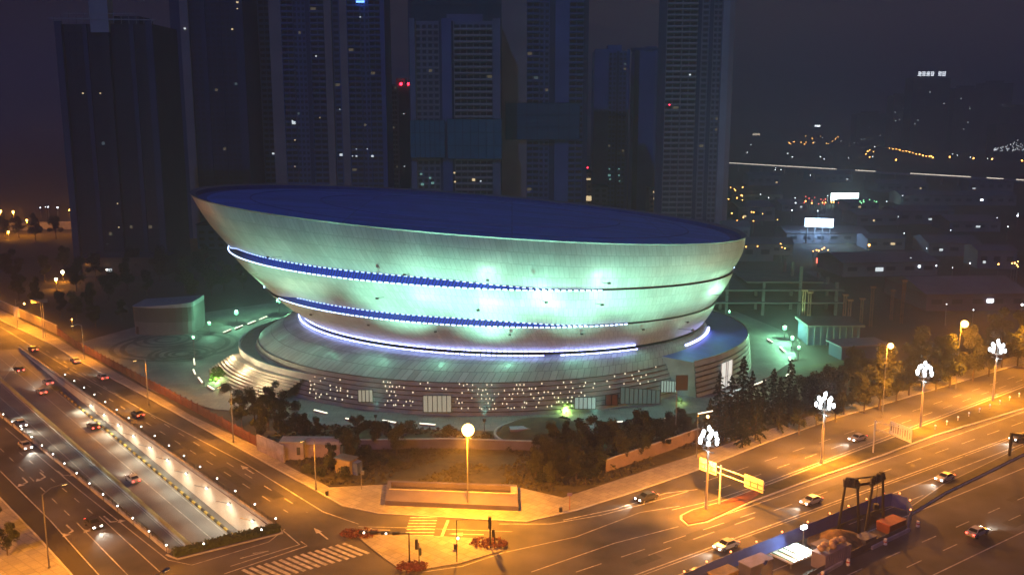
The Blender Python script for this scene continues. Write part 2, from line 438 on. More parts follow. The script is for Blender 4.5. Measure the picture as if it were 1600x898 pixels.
for poly in (((470, 845), (480, 852), (350, 896)), ((442, 828), (468, 850), (410, 868), (360, 884))):
    line(P(*poly), .22)
line(P((375, 872), (420, 860), (395, 864)), .25)
def zebra(p0, p1, wv, n, wd):
    for i in range(n):
        q = p0.lerp(p1, i / (n - 1)); mk.ribbon([q - wv / 2, q + wv / 2], wd, zt)
zebra(at(556, 856), at(398, 898), at(580, 862) - at(540, 846), 15, .62)
zebra(at(662, 808), at(655, 836), at(680, 822) - at(636, 822), 7, .45)
line(P((700, 812), (690, 838)), .5)
def arrow(p, d, kind='straight', s=1.):
    d = d.normalized(); nrm = Vector((-d.y, d.x, 0))
    f = lambda u, v: p + d * u * s + nrm * v * s
    mk.ribbon([f(-3, 0), f(.4, 0)], .28 * s, zt)
    if kind == 'straight':
        mk.sheet([f(.2, .6), f(.2, -.6), f(2.4, 0)], zt + .004)
    else:
        q = 1 if kind == 'left' else -1
        mk.ribbon([f(.3, 0), f(.8, .9 * q)], .4 * s, zt + .004)
        mk.sheet([f(1.5, .7 * q), f(.2, 1.5 * q), f(1.6, 2.1 * q)], zt + .008)
dl = (C - E_).normalized()
for px, py, k in ((42, 752, 'right'), (70, 744, 'right'), (98, 742, 'left'), (113, 828, 'right'), (145, 822, 'right'), (172, 814, 'left')):
    arrow(at(px, py), dl, k, 1.)
for a, b in (((500, 838), (485, 825)), ((400, 742), (376, 727)), ((520, 829), (560, 832))): pass
arrow(at(385, 732), -dirL, 'straight', 1.1); arrow(at(500, 832), at(490, 824) - at(510, 840), 'straight', 1.)
arrow(at(582, 827), Vector((-1, .05, 0)), 'straight', 1.); arrow(at(725, 834), Vector((-1, .05, 0)), 'straight', 1.1)
# the avenue; some long solid lines stand in for headlight streaks
def along(poly, off):
    return [p + Vector((0, 0, 0)) for p in poly]
ra, rb = at(1075, 826), at(1800, 582)
dR = (at(1600, 641) - at(1180, 785)).normalized(); nR = Vector((dR.y, -dR.x, 0))
base0 = at(1180, 785)
def rl(u, v): return base0 + dR * u + nR * v
line([rl(-14, .5), rl(170, .5)], .18)
dashes(rl(-30, 4.2), rl(170, 4.2), .17, 5, 5); line([rl(-70, 7.9), rl(170, 7.9)], .22); line([rl(-52, 8.6), rl(170, 8.6)], .14)
line([rl(-45, 11.7), rl(170, 11.7)], .2)
for v in (15.4,): dashes(rl(-30, v), rl(170, v), .17, 4, 5)
line([rl(-60, 19.0), rl(170, 19.0)], .2)
for v in (26.5, 30.2): dashes(rl(-20, v), rl(170, v), .17, 4, 6)
line([rl(-30, 34), rl(170, 34)], .2); line([rl(-35, 8), rl(-75, 1.), rl(-100, -2)], .2) if False else None
f0 = at(1062, 800)
line(P((880, 812), (960, 795), (1040, 770), (1090, 764)), .22)
line(P((780, 818), (860, 818), (940, 804), (1010, 786), (1075, 767)), .18)
line(P((1050, 796), (1112, 782), (1200, 752), (1280, 722), (1400, 676), (1500, 638), (1600, 600)), .18)
dashes(at(1100, 752), at(1600, 583), .17, 4, 5); dashes(at(1120, 765), at(1600, 592), .17, 4, 5)
line(P((790, 862), (900, 838), (1000, 800), (1062, 790)), .16)
line(P((830, 893), (960, 848), (1060, 822)), .18); dashes(at(900, 893), at(1180, 800), .18, 5, 4)
line(P((660, 893), (722, 884), (788, 862)), .18)
mk_o = structure('road_markings', mk, M_paint)  # mesh also holds lines drawn in place of light streaks
pt = MB(); rp = random.Random(5)
for _ in range(46):
    if rp.random() < .55: q = rl(rp.uniform(-40, 120), rp.uniform(1, 33)); d = dR
    else: q = at(rp.uniform(130, 440), 0 + 0) if False else at(120, 590).lerp(at(470, 810), rp.random()) + Vector((rp.uniform(-5, 5), rp.uniform(-5, 5), 0)); d = dirL
    w2, l2 = rp.uniform(.5, 1.6), rp.uniform(1.5, 7); nn = Vector((-d.y, d.x, 0)) * w2; dd = d * l2
    if any(inside(c_, TRENCH) for c_ in (q - nn - dd, q + nn - dd, q + nn + dd, q - nn + dd, q)): continue
    pt.sheet([q - nn - dd, q + nn - dd, q + nn + dd, q - nn + dd], .0065 + .00001 * _)
structure('road_patches', pt, mat('tar_patch', (.038, .037, .036), .8, vary=.3, scale=.8))
mh = MB()
for _ in range(22):
    q = rl(rp.uniform(-40, 110), rp.uniform(1, 18)) if rp.random() < .6 else at(120, 600).lerp(at(470, 815), rp.random()) + Vector((rp.uniform(-4, 4), rp.uniform(-2, 2), 0))
    if inside(q + Vector((1, 1, 0)), TRENCH) or inside(q - Vector((1, 1, 0)), TRENCH): continue
    mh.sheet([(q.x + .42 * math.cos(k * .52), q.y + .42 * math.sin(k * .52), 0) for k in range(12)], .0135)
structure('manhole_covers', mh, M_dark)

# ------------------------------------------------------------------ underpass furniture
par = lambda a, b, off: None
def parapet(label, pts, inward):
    t = thing('parapet_railing', label, 'railing', pts[0])
    MB().wallline(pts, .45, -.01, .55).build('kerb_wall', M_dark if False else M_conc, t)
    m = MB(); r = m
    for a, b in zip(pts, pts[1:]):
        L = (b - a).length; k = max(1, int(L / 2.2))
        for i in range(k + 1):
            q = a.lerp(b, i / k); m.tube((q.x, q.y, .54), (q.x, q.y, 1.35), .04, .04, 5)
        for h in (.85, 1.1, 1.35): r.tube((a.x, a.y, h), (b.x, b.y, h), .035, .035, 5)
    m.build('railing', M_dark, t)
    return t
sh = lambda p, v: p + v
nA = Vector((-dirL.y, dirL.x, 0)); 
if nA.y < 0: nA = -nA
offA = nA * .35
dC = (C - E_).normalized(); nC = Vector((-dC.y, dC.x, 0))
if nC.y > 0: nC = -nC
offC = nC * .35
parapet('dark railing on the far edge of the underpass, studded with small white lamps', [A + offA, B + offA], 1)
parapet('dark railing on the near edge of the underpass, studded with small white lamps', [E_ + offC, C + offC], 1)
# hedge over the tunnel mouth
hd = MB(); hb = MB()
pB, pC = B + dirL * 1.2 + offA, C + dC * 1.2 + offC
portal = MB().wallline([C + dC * .3, B + dirL * .3], .55, -1.1, 1.7).build('portal_beam', M_conc); tag(portal, 'concrete beam over the tunnel mouth under the hedge', 'beam')
for i in range(900):
    t = random.random(); q = pC.lerp(pB, t) + (dirL * random.uniform(-.3, 1.3))
    c = Vector((q.x, q.y, random.uniform(.15, 1.25)))
    for _ in range(2):
        a = random.uniform(0, 6.28); u = Vector((math.cos(a), math.sin(a), random.uniform(-.5, .8))).normalized() * .26; v = u.orthogonal().normalized() * .2
        hd.add([c - u, c + v, c + u, c - v], [(0, 1, 2, 3)])
hb.wallline([pC + dirL * .5, pB + dirL * .5], 1.2, 0, .95)
ht = thing('hedge', 'clipped green hedge along the tunnel mouth', 'hedge', pC)
hd.build('foliage', M_hedge, ht); hb.build('core', M_hedge, ht)
structure('median_kerb', MB().wallline([C + offC * 3 + dC * .5, C + dC * 3.2 + offC, B + dirL * 3.2 + offA, B + offA * 3 + dirL * .5], .3, 0, .18), M_kerb)
# centre barrier down the ramp
M_barrier = mat('barrier_yellow', (.42, .40, .20), .6, vary=.1)
def zt_(t): return -DEPTH * t
def ramp(u, t, dz=0):       # u across from the far wall (0) to the near wall (1)
    a = A.lerp(B, t); b = E_.lerp(C, t); q = a.lerp(b, u); return Vector((q.x, q.y, zt_(t) + dz))
cb = thing('centre_barrier', 'pale yellowish barrier along the middle of the underpass', 'barrier', ramp(.56, .3))
m = MB(); pts = [ramp(.56, .12 + .88 * k / 24) for k in range(25)]
for k, (a, b) in enumerate(zip(pts, pts[1:])): m.wallline([a, b], .8, None, .28)
m.build('plinth', M_conc, cb)
m = MB(); s2 = MB()
for a, b in zip(pts, pts[1:]):
    for h in (.45, .95): m.tube(a + Vector((0, 0, h)), b + Vector((0, 0, h)), .06, .06, 5)
    for k in range(9):
        q = a.lerp(b, k / 9); s2.box((q.x, q.y, q.z + .62), (.09, .5, .7), math.atan2(dirL.y, dirL.x))
m.build('rail', M_barrier, cb); s2.build('slats', M_barrier, cb)
kb = thing('guard_kerb', 'black and yellow banded kerb at the foot of the lit wall', 'kerb', ramp(.09, .5))
my = MB(); mb2 = MB(); q0 = [ramp(.10, .3 + .7 * k / 80) for k in range(81)]
for k, (a, b) in enumerate(zip(q0, q0[1:])): (my if k % 2 else mb2).wallline([a, b], .35, None, .42)
my.build('yellow_band', mat('kerb_yellow', (.5, .38, .06), .6), kb); mb2.build('black_band', M_dark, kb)
fl = MB()
for u in (.30, .74):
    fl.ribbon([ramp(u, .02 + .98 * k / 20, .012) for k in range(21)], .16)
for u in (.135, .515, .60, .965):
    fl.ribbon([ramp(u, .02 + .98 * k / 20, .012) for k in range(21)], .13)
structure('road_markings', fl, M_paint)
ln = MB()
M_lamp_white = glow('lamp_white', (1., .95, .82), 9.)
M_lamp_dot = glow('lamp_dot', (1., .96, .86), 7., sample=False)
for k in range(10):
    t = .40 + .60 * (k + .3) / 10
    base = ramp(0, t); nz = (ramp(1, t) - ramp(0, t)); nz.z = 0; nz.normalize()
    z = -.9
    p = Vector((base.x, base.y, z)) + nz * .35
    o = thing('wall_lamp', 'small bright floodlight on the pale underpass wall, one of an even row', 'lamp', p, 'floodlights along the underpass wall')
    MB().box(p - nz * .15, (.5, .3, .25), math.atan2(dirL.y, dirL.x)).tube(p, p + nz * 2.2 + Vector((0, 0, .95)), .06, .06, 5).build('bracket', M_steel, o)
    MB().ball(p + Vector((0, 0, -.12)), .2, 8, 6).build('lens', M_lamp_white, o)
    lamp('SPOT', p + nz * 2.3 + Vector((0, 0, .75)), 1700, (1., .90, .66), o, .6, p + nz * 1.2 + Vector((0, 0, -5)), 150, .8)
for k in range(9):  # added fill spots out of view, evening the light on the far wall
    t = .42 + .56 * k / 8; base = ramp(1, t); nz = ramp(0, t) - ramp(1, t); nz.z = 0; nz.normalize(); p = Vector((base.x, base.y, -.75)) + nz * .3
    o = thing('wall_lamp', 'added unseen fill lamp on the near underpass wall, aimed across at the pale wall', 'lamp', p, 'added fill lamps on the near underpass wall')
    MB().box(p, (.4, .3, .25), math.atan2(dC.y, dC.x)).build('housing', M_steel, o)
    far_ = ramp(0, t); lamp('SPOT', p + nz * .35, 3300, (1., .90, .66), o, .3, Vector((far_.x, far_.y, far_.z * .6)), 95, 1.)
pl0 = thing('post_lamp', 'small white lamp on the underpass railing, one of an even row', 'lamp', (0, 0, 0), 'small lamps along the underpass railings')
MB().tube((0, 0, 0), (0, 0, 1.3), .06, .05, 6).build('post', M_dark, pl0, local=True)
MB().ball((0, 0, 1.45), .15, 8, 6).build('globe', M_lamp_dot, pl0, local=True)
bpy.context.view_layer.update(); note_tree(pl0)
first = True
plp = [A.lerp(B, t) + nA * .75 for t in [.27 + .73 * k / 15 for k in range(16)]]
plp += [E_.lerp(C, t) + nC * .75 for t in [.30 + .70 * k / 17 for k in range(18)]]
plp += [pC.lerp(pB, .25) + dirL * 1.7, pC.lerp(pB, .80) + dirL * 1.7]
for q in plp:
    if first: pl0.location = (q.x, q.y, .02); first = False
    else: dup(pl0, (q.x, q.y, .02))

# ------------------------------------------------------------------ the arena
NA = 288
TH = [2 * math.pi * i / NA - math.pi / 2 for i in range(NA)]
def ell(cx, cy, a, b, z0, s, th=None):
    out = []
    for t in (TH if th is None else th):
        X = cx + a * math.cos(t); out.append(Vector((X, cy + b * math.sin(t), z0 + s * (X - cx))))
    return out
RIM = dict(cx=-11.5, cy=268, a=76.1, b=52.6, z0=41.5, s=-.080)
L1 = dict(cx=-8.2, cy=268, a=69.9, b=53.6, z0=29.55, s=-.0455)
L2 = dict(cx=-5.8, cy=268, a=63.1, b=50.2, z0=19.95, s=-.034)
FT = dict(cx=-2.2, cy=268, a=56.2, b=48.2, z0=13.4, s=-.020)
PR = dict(cx=-7.5, cy=268, a=63.6, b=54.0, z0=7.6, s=0)
PB = dict(cx=-7.0, cy=268, a=67.0, b=55.6, z0=0, s=0)
def mixd(p, q, t): return {k: p[k] * (1 - t) + q[k] * t for k in p}
ar = thing('arena', 'huge tilted bowl shaped arena of pale panels lit green with blue light bands', 'arena', (-8, 268, 0))
M_shell = seam_mat('shell_panels', (.56, .58, .55), 1.25, 2.75, .40, dark=.58, mortar=.055, vary=.08, squash=.5)
M_podroof = seam_mat('podium_roof_metal', (.36, .42, .39), 1.7, 3.2, .40, dark=.35, mortar=.09, vary=.2, metal=.1)
M_podwall = mat('podium_cladding', (.245, .30, .275), .6, vary=.25, scale=.3, detail=7)
M_roof = seam_mat('arena_roof_blue', (.115, .27, .66), 3.2, 40., .6, dark=.5, mortar=.13, vary=.14)
M_roofdark = mat('roof_gutter', (.05, .09, .30), .6)
M_lip = mat('rim_metal', (.24, .24, .235), .5, .2, vary=.08)
def smooth(a, b, x):
    t = max(0, min(1, (x - a) / (b - a))); return t * t * (3 - 2 * t)
def slot_h(t, which):
    X = math.cos(t); front = math.sin(t) < .0
    if which == 1:
        px = -8.2 + 69.9 * X
        h = 2.0 * smooth(-79.5, -70, px) * (1 - smooth(-25, 21, px) * 1.0) if front else 0
        return max(h, .32)
    px = -5.8 + 63.1 * X
    h = 1.75 * smooth(-64, -52, px) * (1 - smooth(-14, 27, px)) if front else 0
    return max(h, .30)
def inset(ring, c, f, dz=None, z0=None):
    return [Vector((c[0] + (p.x - c[0]) * f, c[1] + (p.y - c[1]) * f, (p.z if z0 is None else z0 + (p.z - z0) * f) + (dz[i] if dz else 0))) for i, p in enumerate(ring)]
def shell(name, low, high, m, bulge, rows=9):
    """skin between two closed point rings with an outward bulge"""
    mb = MB(); R_ = []; U = []
    acc = [0.]
    for i in range(1, NA + 1): acc.append(acc[-1] + (high[i % NA] - high[i - 1]).length)
    for j in range(rows + 1):
        t = j / rows; r = []; u = []
        for i in range(NA):
            p = low[i].lerp(high[i], t); o = Vector((p.x + 8, p.y - 268, 0)).normalized() * bulge * math.sin(math.pi * t)
            r.append(p + o); u.append((acc[i], t * 11))
        r.append(r[0].copy()); u.append((acc[NA], t * 11))
        R_.append(r); U.append(u)
    mb.grid(R_, closed=False, uvs=U)
    return mb.build(name, m, ar, smooth=True)
rim = ell(**RIM); l1 = ell(**L1); l2 = ell(**L2); ft = ell(**FT)
h1 = [slot_h(t, 1) for t in TH]; h2 = [slot_h(t, 2) for t in TH]
cc = (-8.2, 268); c2 = (-5.8, 268)
l1up = inset(l1, cc, .993, h1); l2up = inset(l2, c2, .992, h2)
up = shell('upper_shell', l1up, rim, M_shell, .9)
mi = shell('middle_shell', l2up, l1, M_shell, .55)
lo = shell('lower_shell', ft, l2, M_shell, .35)
# ledge tops, slot backs
M_slot = mat('slot_panel_led_glow', (.03, .06, .4), .4, vary=0, emit=(.012, .075, .62), estr=.75)  # slot backs emit blue in place of light from hidden LEDs
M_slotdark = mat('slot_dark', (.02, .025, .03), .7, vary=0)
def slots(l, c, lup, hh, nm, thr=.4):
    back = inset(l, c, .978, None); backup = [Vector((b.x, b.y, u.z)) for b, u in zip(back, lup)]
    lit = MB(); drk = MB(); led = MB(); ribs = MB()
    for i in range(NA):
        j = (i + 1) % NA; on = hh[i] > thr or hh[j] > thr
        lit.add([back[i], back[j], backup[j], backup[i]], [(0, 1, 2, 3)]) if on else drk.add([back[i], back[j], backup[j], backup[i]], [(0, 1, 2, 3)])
        led.add([l[i], l[j], back[j], back[i]], [(0, 1, 2, 3)])
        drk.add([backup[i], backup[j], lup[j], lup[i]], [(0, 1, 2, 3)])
        if on:
            for k in range(2):
                t = k / 2
                p = l[i].lerp(l[j], t); q = back[i].lerp(back[j], t); H = hh[i] * (1 - t) + hh[j] * t
                p2 = l[i - 1].lerp(l[i], t) if False else p
                side = (l[j] - l[i]).normalized()
                a = p.lerp(q, .25); b = lup[i].lerp(lup[j], t)
                ribs.tube(a + Vector((0, 0, .03)) - side * .35, Vector((b.x, b.y, p.z + H - .05)) + side * .35, .13, .13, 4)
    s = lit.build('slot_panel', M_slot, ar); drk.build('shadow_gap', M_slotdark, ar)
    led.build('ledge', M_lip, ar); ribs.build('slot_louvres', M_dark, s)
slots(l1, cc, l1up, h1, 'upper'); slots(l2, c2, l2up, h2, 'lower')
M_led = glow('led_white_blue', (.42, .60, 1.), 7.)
M_led_soft = glow('led_blue', (.36, .52, 1.), 4.5)
M_led_foot = glow('led_violet', (.42, .46, 1.), 9.)
def led(ring, idx, dz, out, r, m, duty=.62, per=1):
    mb = MB(); mi = []
    for i in idx:
        a, b = ring[i % NA], ring[(i + 1) % NA]
        for k in range(per):
            p = a.lerp(b, k / per); q = a.lerp(b, (k + duty) / per); e = a.lerp(b, (k + 1) / per)
            o = Vector((p.x + 8, p.y - 268, 0)).normalized() * out + Vector((0, 0, dz))
            n0 = len(mb.f); mb.tube(p + o, q + o, r, r, 5); mi += [0] * (len(mb.f) - n0)
            n0 = len(mb.f); mb.tube(q + o, e + o, r * .6, r * .6, 5); mi += [1] * (len(mb.f) - n0)
    ob = mb.build('led_strip', m, ar); ob.data.materials.append(M_slotdark)
    ob.data.polygons.foreach_set('material_index', mi)
    return ob
def sel(ring, x0, x1, front=True): return [i for i in range(NA) if x0 <= ring[i].x <= x1 and (math.sin(TH[i]) < 0.06)]
led(l1, sel(l1, -79, 21), .10, .12, .13, M_led); led(l1up, sel(l1, -76, 10), -.08, .10, .09, M_led_soft, .5)
led(l2, sel(l2, -60, 27), .10, .12, .13, M_led); led(l2up, sel(l2, -55, 18), -.08, .10, .085, M_led_soft, .5)
led(l2, [i for i in range(NA) if l2[i].x < -66.5 and math.sin(TH[i]) > -.25], .1, .15, .16, M_led)
led(l1, [i for i in range(NA) if l1[i].x > 60.3 and -.15 < math.sin(TH[i]) < .12], .3, .12, .16, M_led)
gut = inset(ft, (-2.2, 268), 1.022, [-.55] * NA)
led(gut, sel(ft, -59, 7), .0, .15, .15, M_led_foot, .75); led(gut, sel(ft, 10, 30), .0, .15, .15, M_led_foot, .75)
led(ft, sel(ft, -58, 30), .30, .55, .11, glow('led_violet_strong', (.30, .36, 1.), 15.), .75)
# rim, gutter, roof
lipin = inset(rim, (-11.5, 268), .985, [-.05] * NA); lipdn = inset(rim, (-11.5, 268), .982, [-1.1] * NA)
lipt = inset(rim, (-11.5, 268), 1.004, [.35] * NA)
lm = MB()
lm.grid([rim, lipt, lipin], closed=True); lm.build('roof_rim', M_lip, ar)
gm = MB(); g3 = inset(rim, (-11.5, 268), .945, [-.9] * NA, 41.5)
gm.grid([lipin, lipdn, g3], closed=True); gm.build('roof_gutter', M_roofdark, ar)  # darker blue than the roof, its tone holding the rim's shade
rm = MB(); R_ = []; U = []
for f, dz in ((.945, -.88), (.90, -.45), (.75, -.1), (.5, .3), (.25, .5), (.02, .6)):
    rr = inset(rim, (-11.5, 268), f, [dz] * NA, 41.5); rr.append(rr[0].copy()); R_.append(rr); U.append([(p.y, p.x) for p in rr])
rm.grid(R_, closed=False, uvs=U)
rm.add(R_[-1][:-1], [tuple(range(NA))])
rm.build('roof', M_roof, ar, smooth=True)
rseam = MB()
for f in (.55, .8):
    zz = .22 if f < .7 else -.22
    rseam.grid([inset(rim, (-11.5, 268), f * k, [zz + e] * NA, 41.5) for k, e in ((1, -.15), (.994, .16), (.988, -.1))], closed=True)
rseam.build('roof_rib', M_roofdark, ar)
# podium roof and wall
pr = ell(**PR); pbot = ell(**PB)
mb = MB(); R_ = []; U = []; acc = [0.]
for i in range(1, NA + 1): acc.append(acc[-1] + (pr[i % NA] - pr[i - 1]).length)
fin = inset(ft, (-2.2, 268), .99, [-.75] * NA)
for j in range(9):
    t = j / 8; r = []
    for i in range(NA):
        p = pr[i].lerp(fin[i], t); p.z += .9 * math.sin(math.pi * t); r.append(p)
    r.append(r[0].copy()); R_.append(r); U.append([(acc[i], t * 12) for i in range(NA + 1)])
mb.grid(R_, closed=False, uvs=U); mb.build('podium_roof', M_podroof, ar, smooth=True)
wm = MB()
for k in range(7):
    t0, t1 = k / 7, (k + 1) / 7
    a = [pr[i].lerp(pbot[i], t0) for i in range(NA)]; b = [pr[i].lerp(pbot[i], t1 - .012) for i in range(NA)]
    nrm = lambda p: Vector((p.x + 7, (p.y - 268) * 1.4, 0)).normalized()
    a2 = [p + nrm(p) * .05 for p in a]; b2 = [p + nrm(p) * .28 for p in b]; b3 = [p + nrm(p) * .02 for p in b]
    wm.grid([a2, b2, b3], closed=True, flip=True)
pw = wm.build('podium_wall', M_podwall, ar)
gp_ = MB()
for k in range(7):
    for i in range(NA):
        j = (i + 1) % NA; t = k / 7 + .005; a, b = pr[i].lerp(pbot[i], t), pr[j].lerp(pbot[j], t); gp_.tube(a + nrm(a) * .2, b + nrm(b) * .2, .10, .10, 4, False)
gp_.build('louvre_shade_lines', M_dark, pw)  # dark tubes drawn as the shade lines between louvres
def onwall(px, py, out=.45):
    """point of the sloping podium wall seen at a photo pixel"""
    lo_, hi_ = 0., 7.6
    best = None
    for k in range(60):
        z = 7.6 * k / 59; p = at(px, py, z); f = z / 7.6
        cx = PB['cx'] * (1 - f) + PR['cx'] * f; a = PB['a'] * (1 - f) + PR['a'] * f + out; b = PB['b'] * (1 - f) + PR['b'] * f + out
        v = abs(((p.x - cx) / a) ** 2 + ((p.y - 268) / b) ** 2 - 1)
        if best is None or v < best[0]: best = (v, p, Vector(((p.x - cx) / a ** 2, (p.y - 268) / b ** 2, 0)).normalized())
    return best[1], best[2]
# lit slits scattered over the podium wall
M_slit = glow('slit_light', (1., .86, .58), 1.5, sample=False)
rs = random.Random(3); cnt = 0; used = []
slit = MB().box((0, 0, 0), (.17, .12, .29)).build('slit_lamp', M_slit, ar, local=True)
def put_slit(px, py):
    global cnt
    p, nn = onwall(px, py, .34)
    o = slit if cnt == 0 else slit.copy()
    if cnt: COL.objects.link(o)
    o.location = p - Vector(ar['_at']); o.rotation_euler = (0, 0, math.atan2(nn.y, nn.x) + math.pi / 2)
    o.parent = ar; cnt += 1
cand = []
for r_ in range(6):
    for c_ in range(64):
        px = 600 + c_ * 5.6 + (r_ % 2) * 2.8 + rs.uniform(-1.6, 1.6); py = 602 + r_ * 7.2 - abs(px - 770) * .035 + rs.uniform(-1.4, 1.4)
        if rs.random() < .42 and px < 912: cand.append((px, py))
    for c_ in range(9):
        px = 484 + c_ * 8.2 + rs.uniform(-2, 2); py = 588 + r_ * 6.2 + (px - 484) * .09 + rs.uniform(-1.5, 1.5)
        if rs.random() < .5: cand.append((px, py))
    for c_ in range(11):
        px = 915 + c_ * 12 + rs.uniform(-3, 3); k = (px - 910) / 130; py = 594 - 30 * k + r_ * 5 + rs.uniform(-1, 1)
        if rs.random() < .34: cand.append((px, py))
cand = [(u, v) for u, v in cand if not (655 < u < 712 and 611 < v < 647) and not (555 < u < 590 and 602 < v < 632) and v < 643]
rs.shuffle(cand)
for u, v in cand[:100]: put_slit(u, v)
more = MB()
for u, v in cand[100:190]:
    p, nn = onwall(u, v, .34); more.box(p, (.2, .12, .32), math.atan2(nn.y, nn.x) + math.pi / 2)
if more.v: mo_ = more.build('slit_lamp_field', M_slit, ar); mo_['kind'] = 'stuff'
# windows and doors of the podium
DKB = (.06, .07, .07)
M_win_lit = glow('window_lit_cool', (.70, 1., .86), .38, base=DKB); M_win_warm = glow('window_lit_warm', (1., .92, .66), .34, base=DKB)
M_win_dim = glow('window_dim', (.50, .9, .75), .10, base=DKB)
def podium_window(x0, x1, yt, yb, m, bars, label=None):
    p0, n0 = onwall(x0, yb); p1, _ = onwall(x1, yb); q0, _ = onwall(x0, yt); q1, _ = onwall(x1, yt)
    out = Vector((n0.x, n0.y, .0)) * .25
    pane = MB(); fr = MB()
    K = 6
    a = []; b = []
    for k in range(K + 1):
        t = k / K; u, nn = onwall(x0 + (x1 - x0) * t, yb + (0)); v, _ = onwall(x0 + (x1 - x0) * t, yt)
        a.append(p0.lerp(p1, t) + out); b.append(Vector((p0.lerp(p1, t).x, p0.lerp(p1, t).y, q0.lerp(q1, t).z)) + out)
    pane.grid([a, b], closed=False)
    w_ = pane.build('window', m, ar)
    for k in range(bars + 1):
        t = k / bars; u = p0.lerp(p1, t) + out * 1.4; v = Vector((u.x, u.y, q0.lerp(q1, t).z)); fr.tube(u, v, .11, .11, 4)
    for z in (0, 1):
        u = (a[0] if not z else b[0]) + out * .4; v = (a[-1] if not z else b[-1]) + out * .4; fr.tube(u, v, .08, .08, 4)
    fr.build('window_frame', M_dark, w_)
    if label: w_['label'] = label
podium_window(662, 706, 616, 643, M_win_warm, 6); podium_window(561, 584, 607, 627, M_win_warm, 4)
podium_window(897, 930, 618, 638, M_win_lit, 5); podium_window(968, 1030, 602, 630, M_win_dim, 9); podium_window(1031, 1056, 592, 612, M_win_lit, 6)
podium_window(945, 964, 614, 632, mat('poster_brown', (.14, .06, .04), .6), 2, 'reddish brown entrance panel')
# side wing on the right with its own lit entrance
WA = dict(cx=-5, cy=268, a=71.2, b=56.8, z0=8.9, s=0); WBt = dict(WA, a=72.2, b=57.6, z0=0)
ths = [R(-46 + 80 * k / 40) for k in range(41)]
wt = ell(**WA, th=ths); wb = ell(**WBt, th=ths); wi = ell(-6, 268, 59, 50.5, 9.6, 0, th=ths)
wmr = MB()
wmr.grid([wt, wi], closed=False)
wgo = wmr.build('wing_roof', mat('wing_roof_blue', (.07, .10, .36), .6), ar)
wwm = MB()
for k in range(7):
    t0, t1 = k / 7, (k + 1) / 7
    a = [wt[i].lerp(wb[i], t0) for i in range(41)]; b = [wt[i].lerp(wb[i], t1 - .03) for i in range(41)]
    nrm = lambda p: Vector((p.x + 5, (p.y - 268) * 1.3, 0)).normalized()
    wwm.grid([[p + nrm(p) * .05 for p in a], [p + nrm(p) * .35 for p in b], b], closed=False, flip=True)
wwm.add([wt[0], wb[0], Vector((wi[0].x, wi[0].y, 0)), wi[0]], [(0, 1, 2, 3)]); wwm.add([wt[-1], wi[-1], Vector((wi[-1].x, wi[-1].y, 0)), wb[-1]], [(0, 1, 2, 3)])
wwo = wwm.build('wing_wall', M_podwall, ar)
gp_ = MB()
for k in range(1, 7):
    for i in range(40):
        t = k / 7 + .005; a, b = wt[i].lerp(wb[i], t), wt[i + 1].lerp(wb[i + 1], t); gp_.tube(a + nrm(a) * .2, b + nrm(b) * .2, .16, .16, 4, False)
gp_.build('louvre_shade_lines', M_dark, wwo)  # dark tubes in place of shade under the wing louvres
MB().wallline(wt, .35, None, .35).build('wing_edge', M_lip, ar)
# wing entrance: a tall white lit recess
ei = [i for i in range(41) if 1098 < 0 or True]
def wing_pt(deg, z): 
    t = R(deg); return Vector((-5 + 72.4 * math.cos(t), 268 + 57.9 * math.sin(t), z))
en = MB(); en.grid([[wing_pt(-37.5 + k * 1.3, 0.2) for k in range(5)], [wing_pt(-37.5 + k * 1.3, 7.0) for k in range(5)]], closed=False)
eo = en.build('entrance', glow('entrance_glow', (.88, 1., .92), .8), ar); eo['label'] = 'tall white lit entrance'
ef = MB()
for k in (0, 1.7, 2.3, 4): ef.tube(wing_pt(-37.5 + k * 1.3, .2), wing_pt(-37.5 + k * 1.3, 7), .16, .16, 4)
ef.tube(wing_pt(-37.5, 3.2), wing_pt(-32.3, 3.2), .12, .12, 4)
ef.build('entrance_frame', M_white, eo)
lamp('SPOT', wing_pt(-35, 6) + Vector((2, -2, 0)), 9000, (.88, 1., .92), ar, .5, wing_pt(-35, 0) + Vector((7, -8, 0)), 140)
ct = ell(-2.2, 268, 57.6, 49.5, 10.2, 0, th=[R(-36 + 26 * k / 30) for k in range(31)])
mbl = MB()
for k in range(30): mbl.tube(ct[k], ct[k].lerp(ct[k + 1], .95), .28, .28, 5)
mbl.build('led_strip', M_led_foot, ar)
# west terrace and its warm lit stairs
tt = [R(138 + 112 * k / 40) for k in range(41)]
TO = ell(-14, 268, 62.6, 50.4, 5.6, 0, th=tt); TI = ell(-8, 268, 58, 50.2, 5.6, 0, th=tt)
tm = MB(); tm.grid([TI, TO], closed=False, flip=True); tm.build('terrace_floor', mat('terrace_stone', (.16, .12, .10), .8, vary=.2, scale=.4), ar)
MB().wallline(TO, .5, 4.7, 1.55).build('terrace_parapet', mat('parapet_stone', (.34, .36, .33), .6, vary=.12), ar)
tw = MB(); tw.grid([[Vector((p.x, p.y, 4.8)) for p in TO], [Vector((p.x * .985 - .3, 268 + (p.y - 268) * .985, 0)) for p in TO]], closed=False, flip=False)
tw.build('terrace_wall', M_podwall, ar)
for k in range(9):
    th = [R(196 + k * .3 + 36 * q / 20) for q in range(21)]
    o = ell(-14, 268, 71 - .75 * k, 57.5 - .75 * k, .16 + .5 * (k + 1), 0, th=th); i2 = ell(-14, 268, 62, 50, .16 + .5 * (k + 1), 0, th=th)
    sm = MB(); sm.grid([i2, o], closed=False, flip=True); sm.grid([o, [Vector((p.x, p.y, .16 + .5 * k)) for p in o]], closed=False, flip=True)
    sm.build('stair_step', mat('stair_stone', (.42, .38, .30), .7, vary=.15), ar)
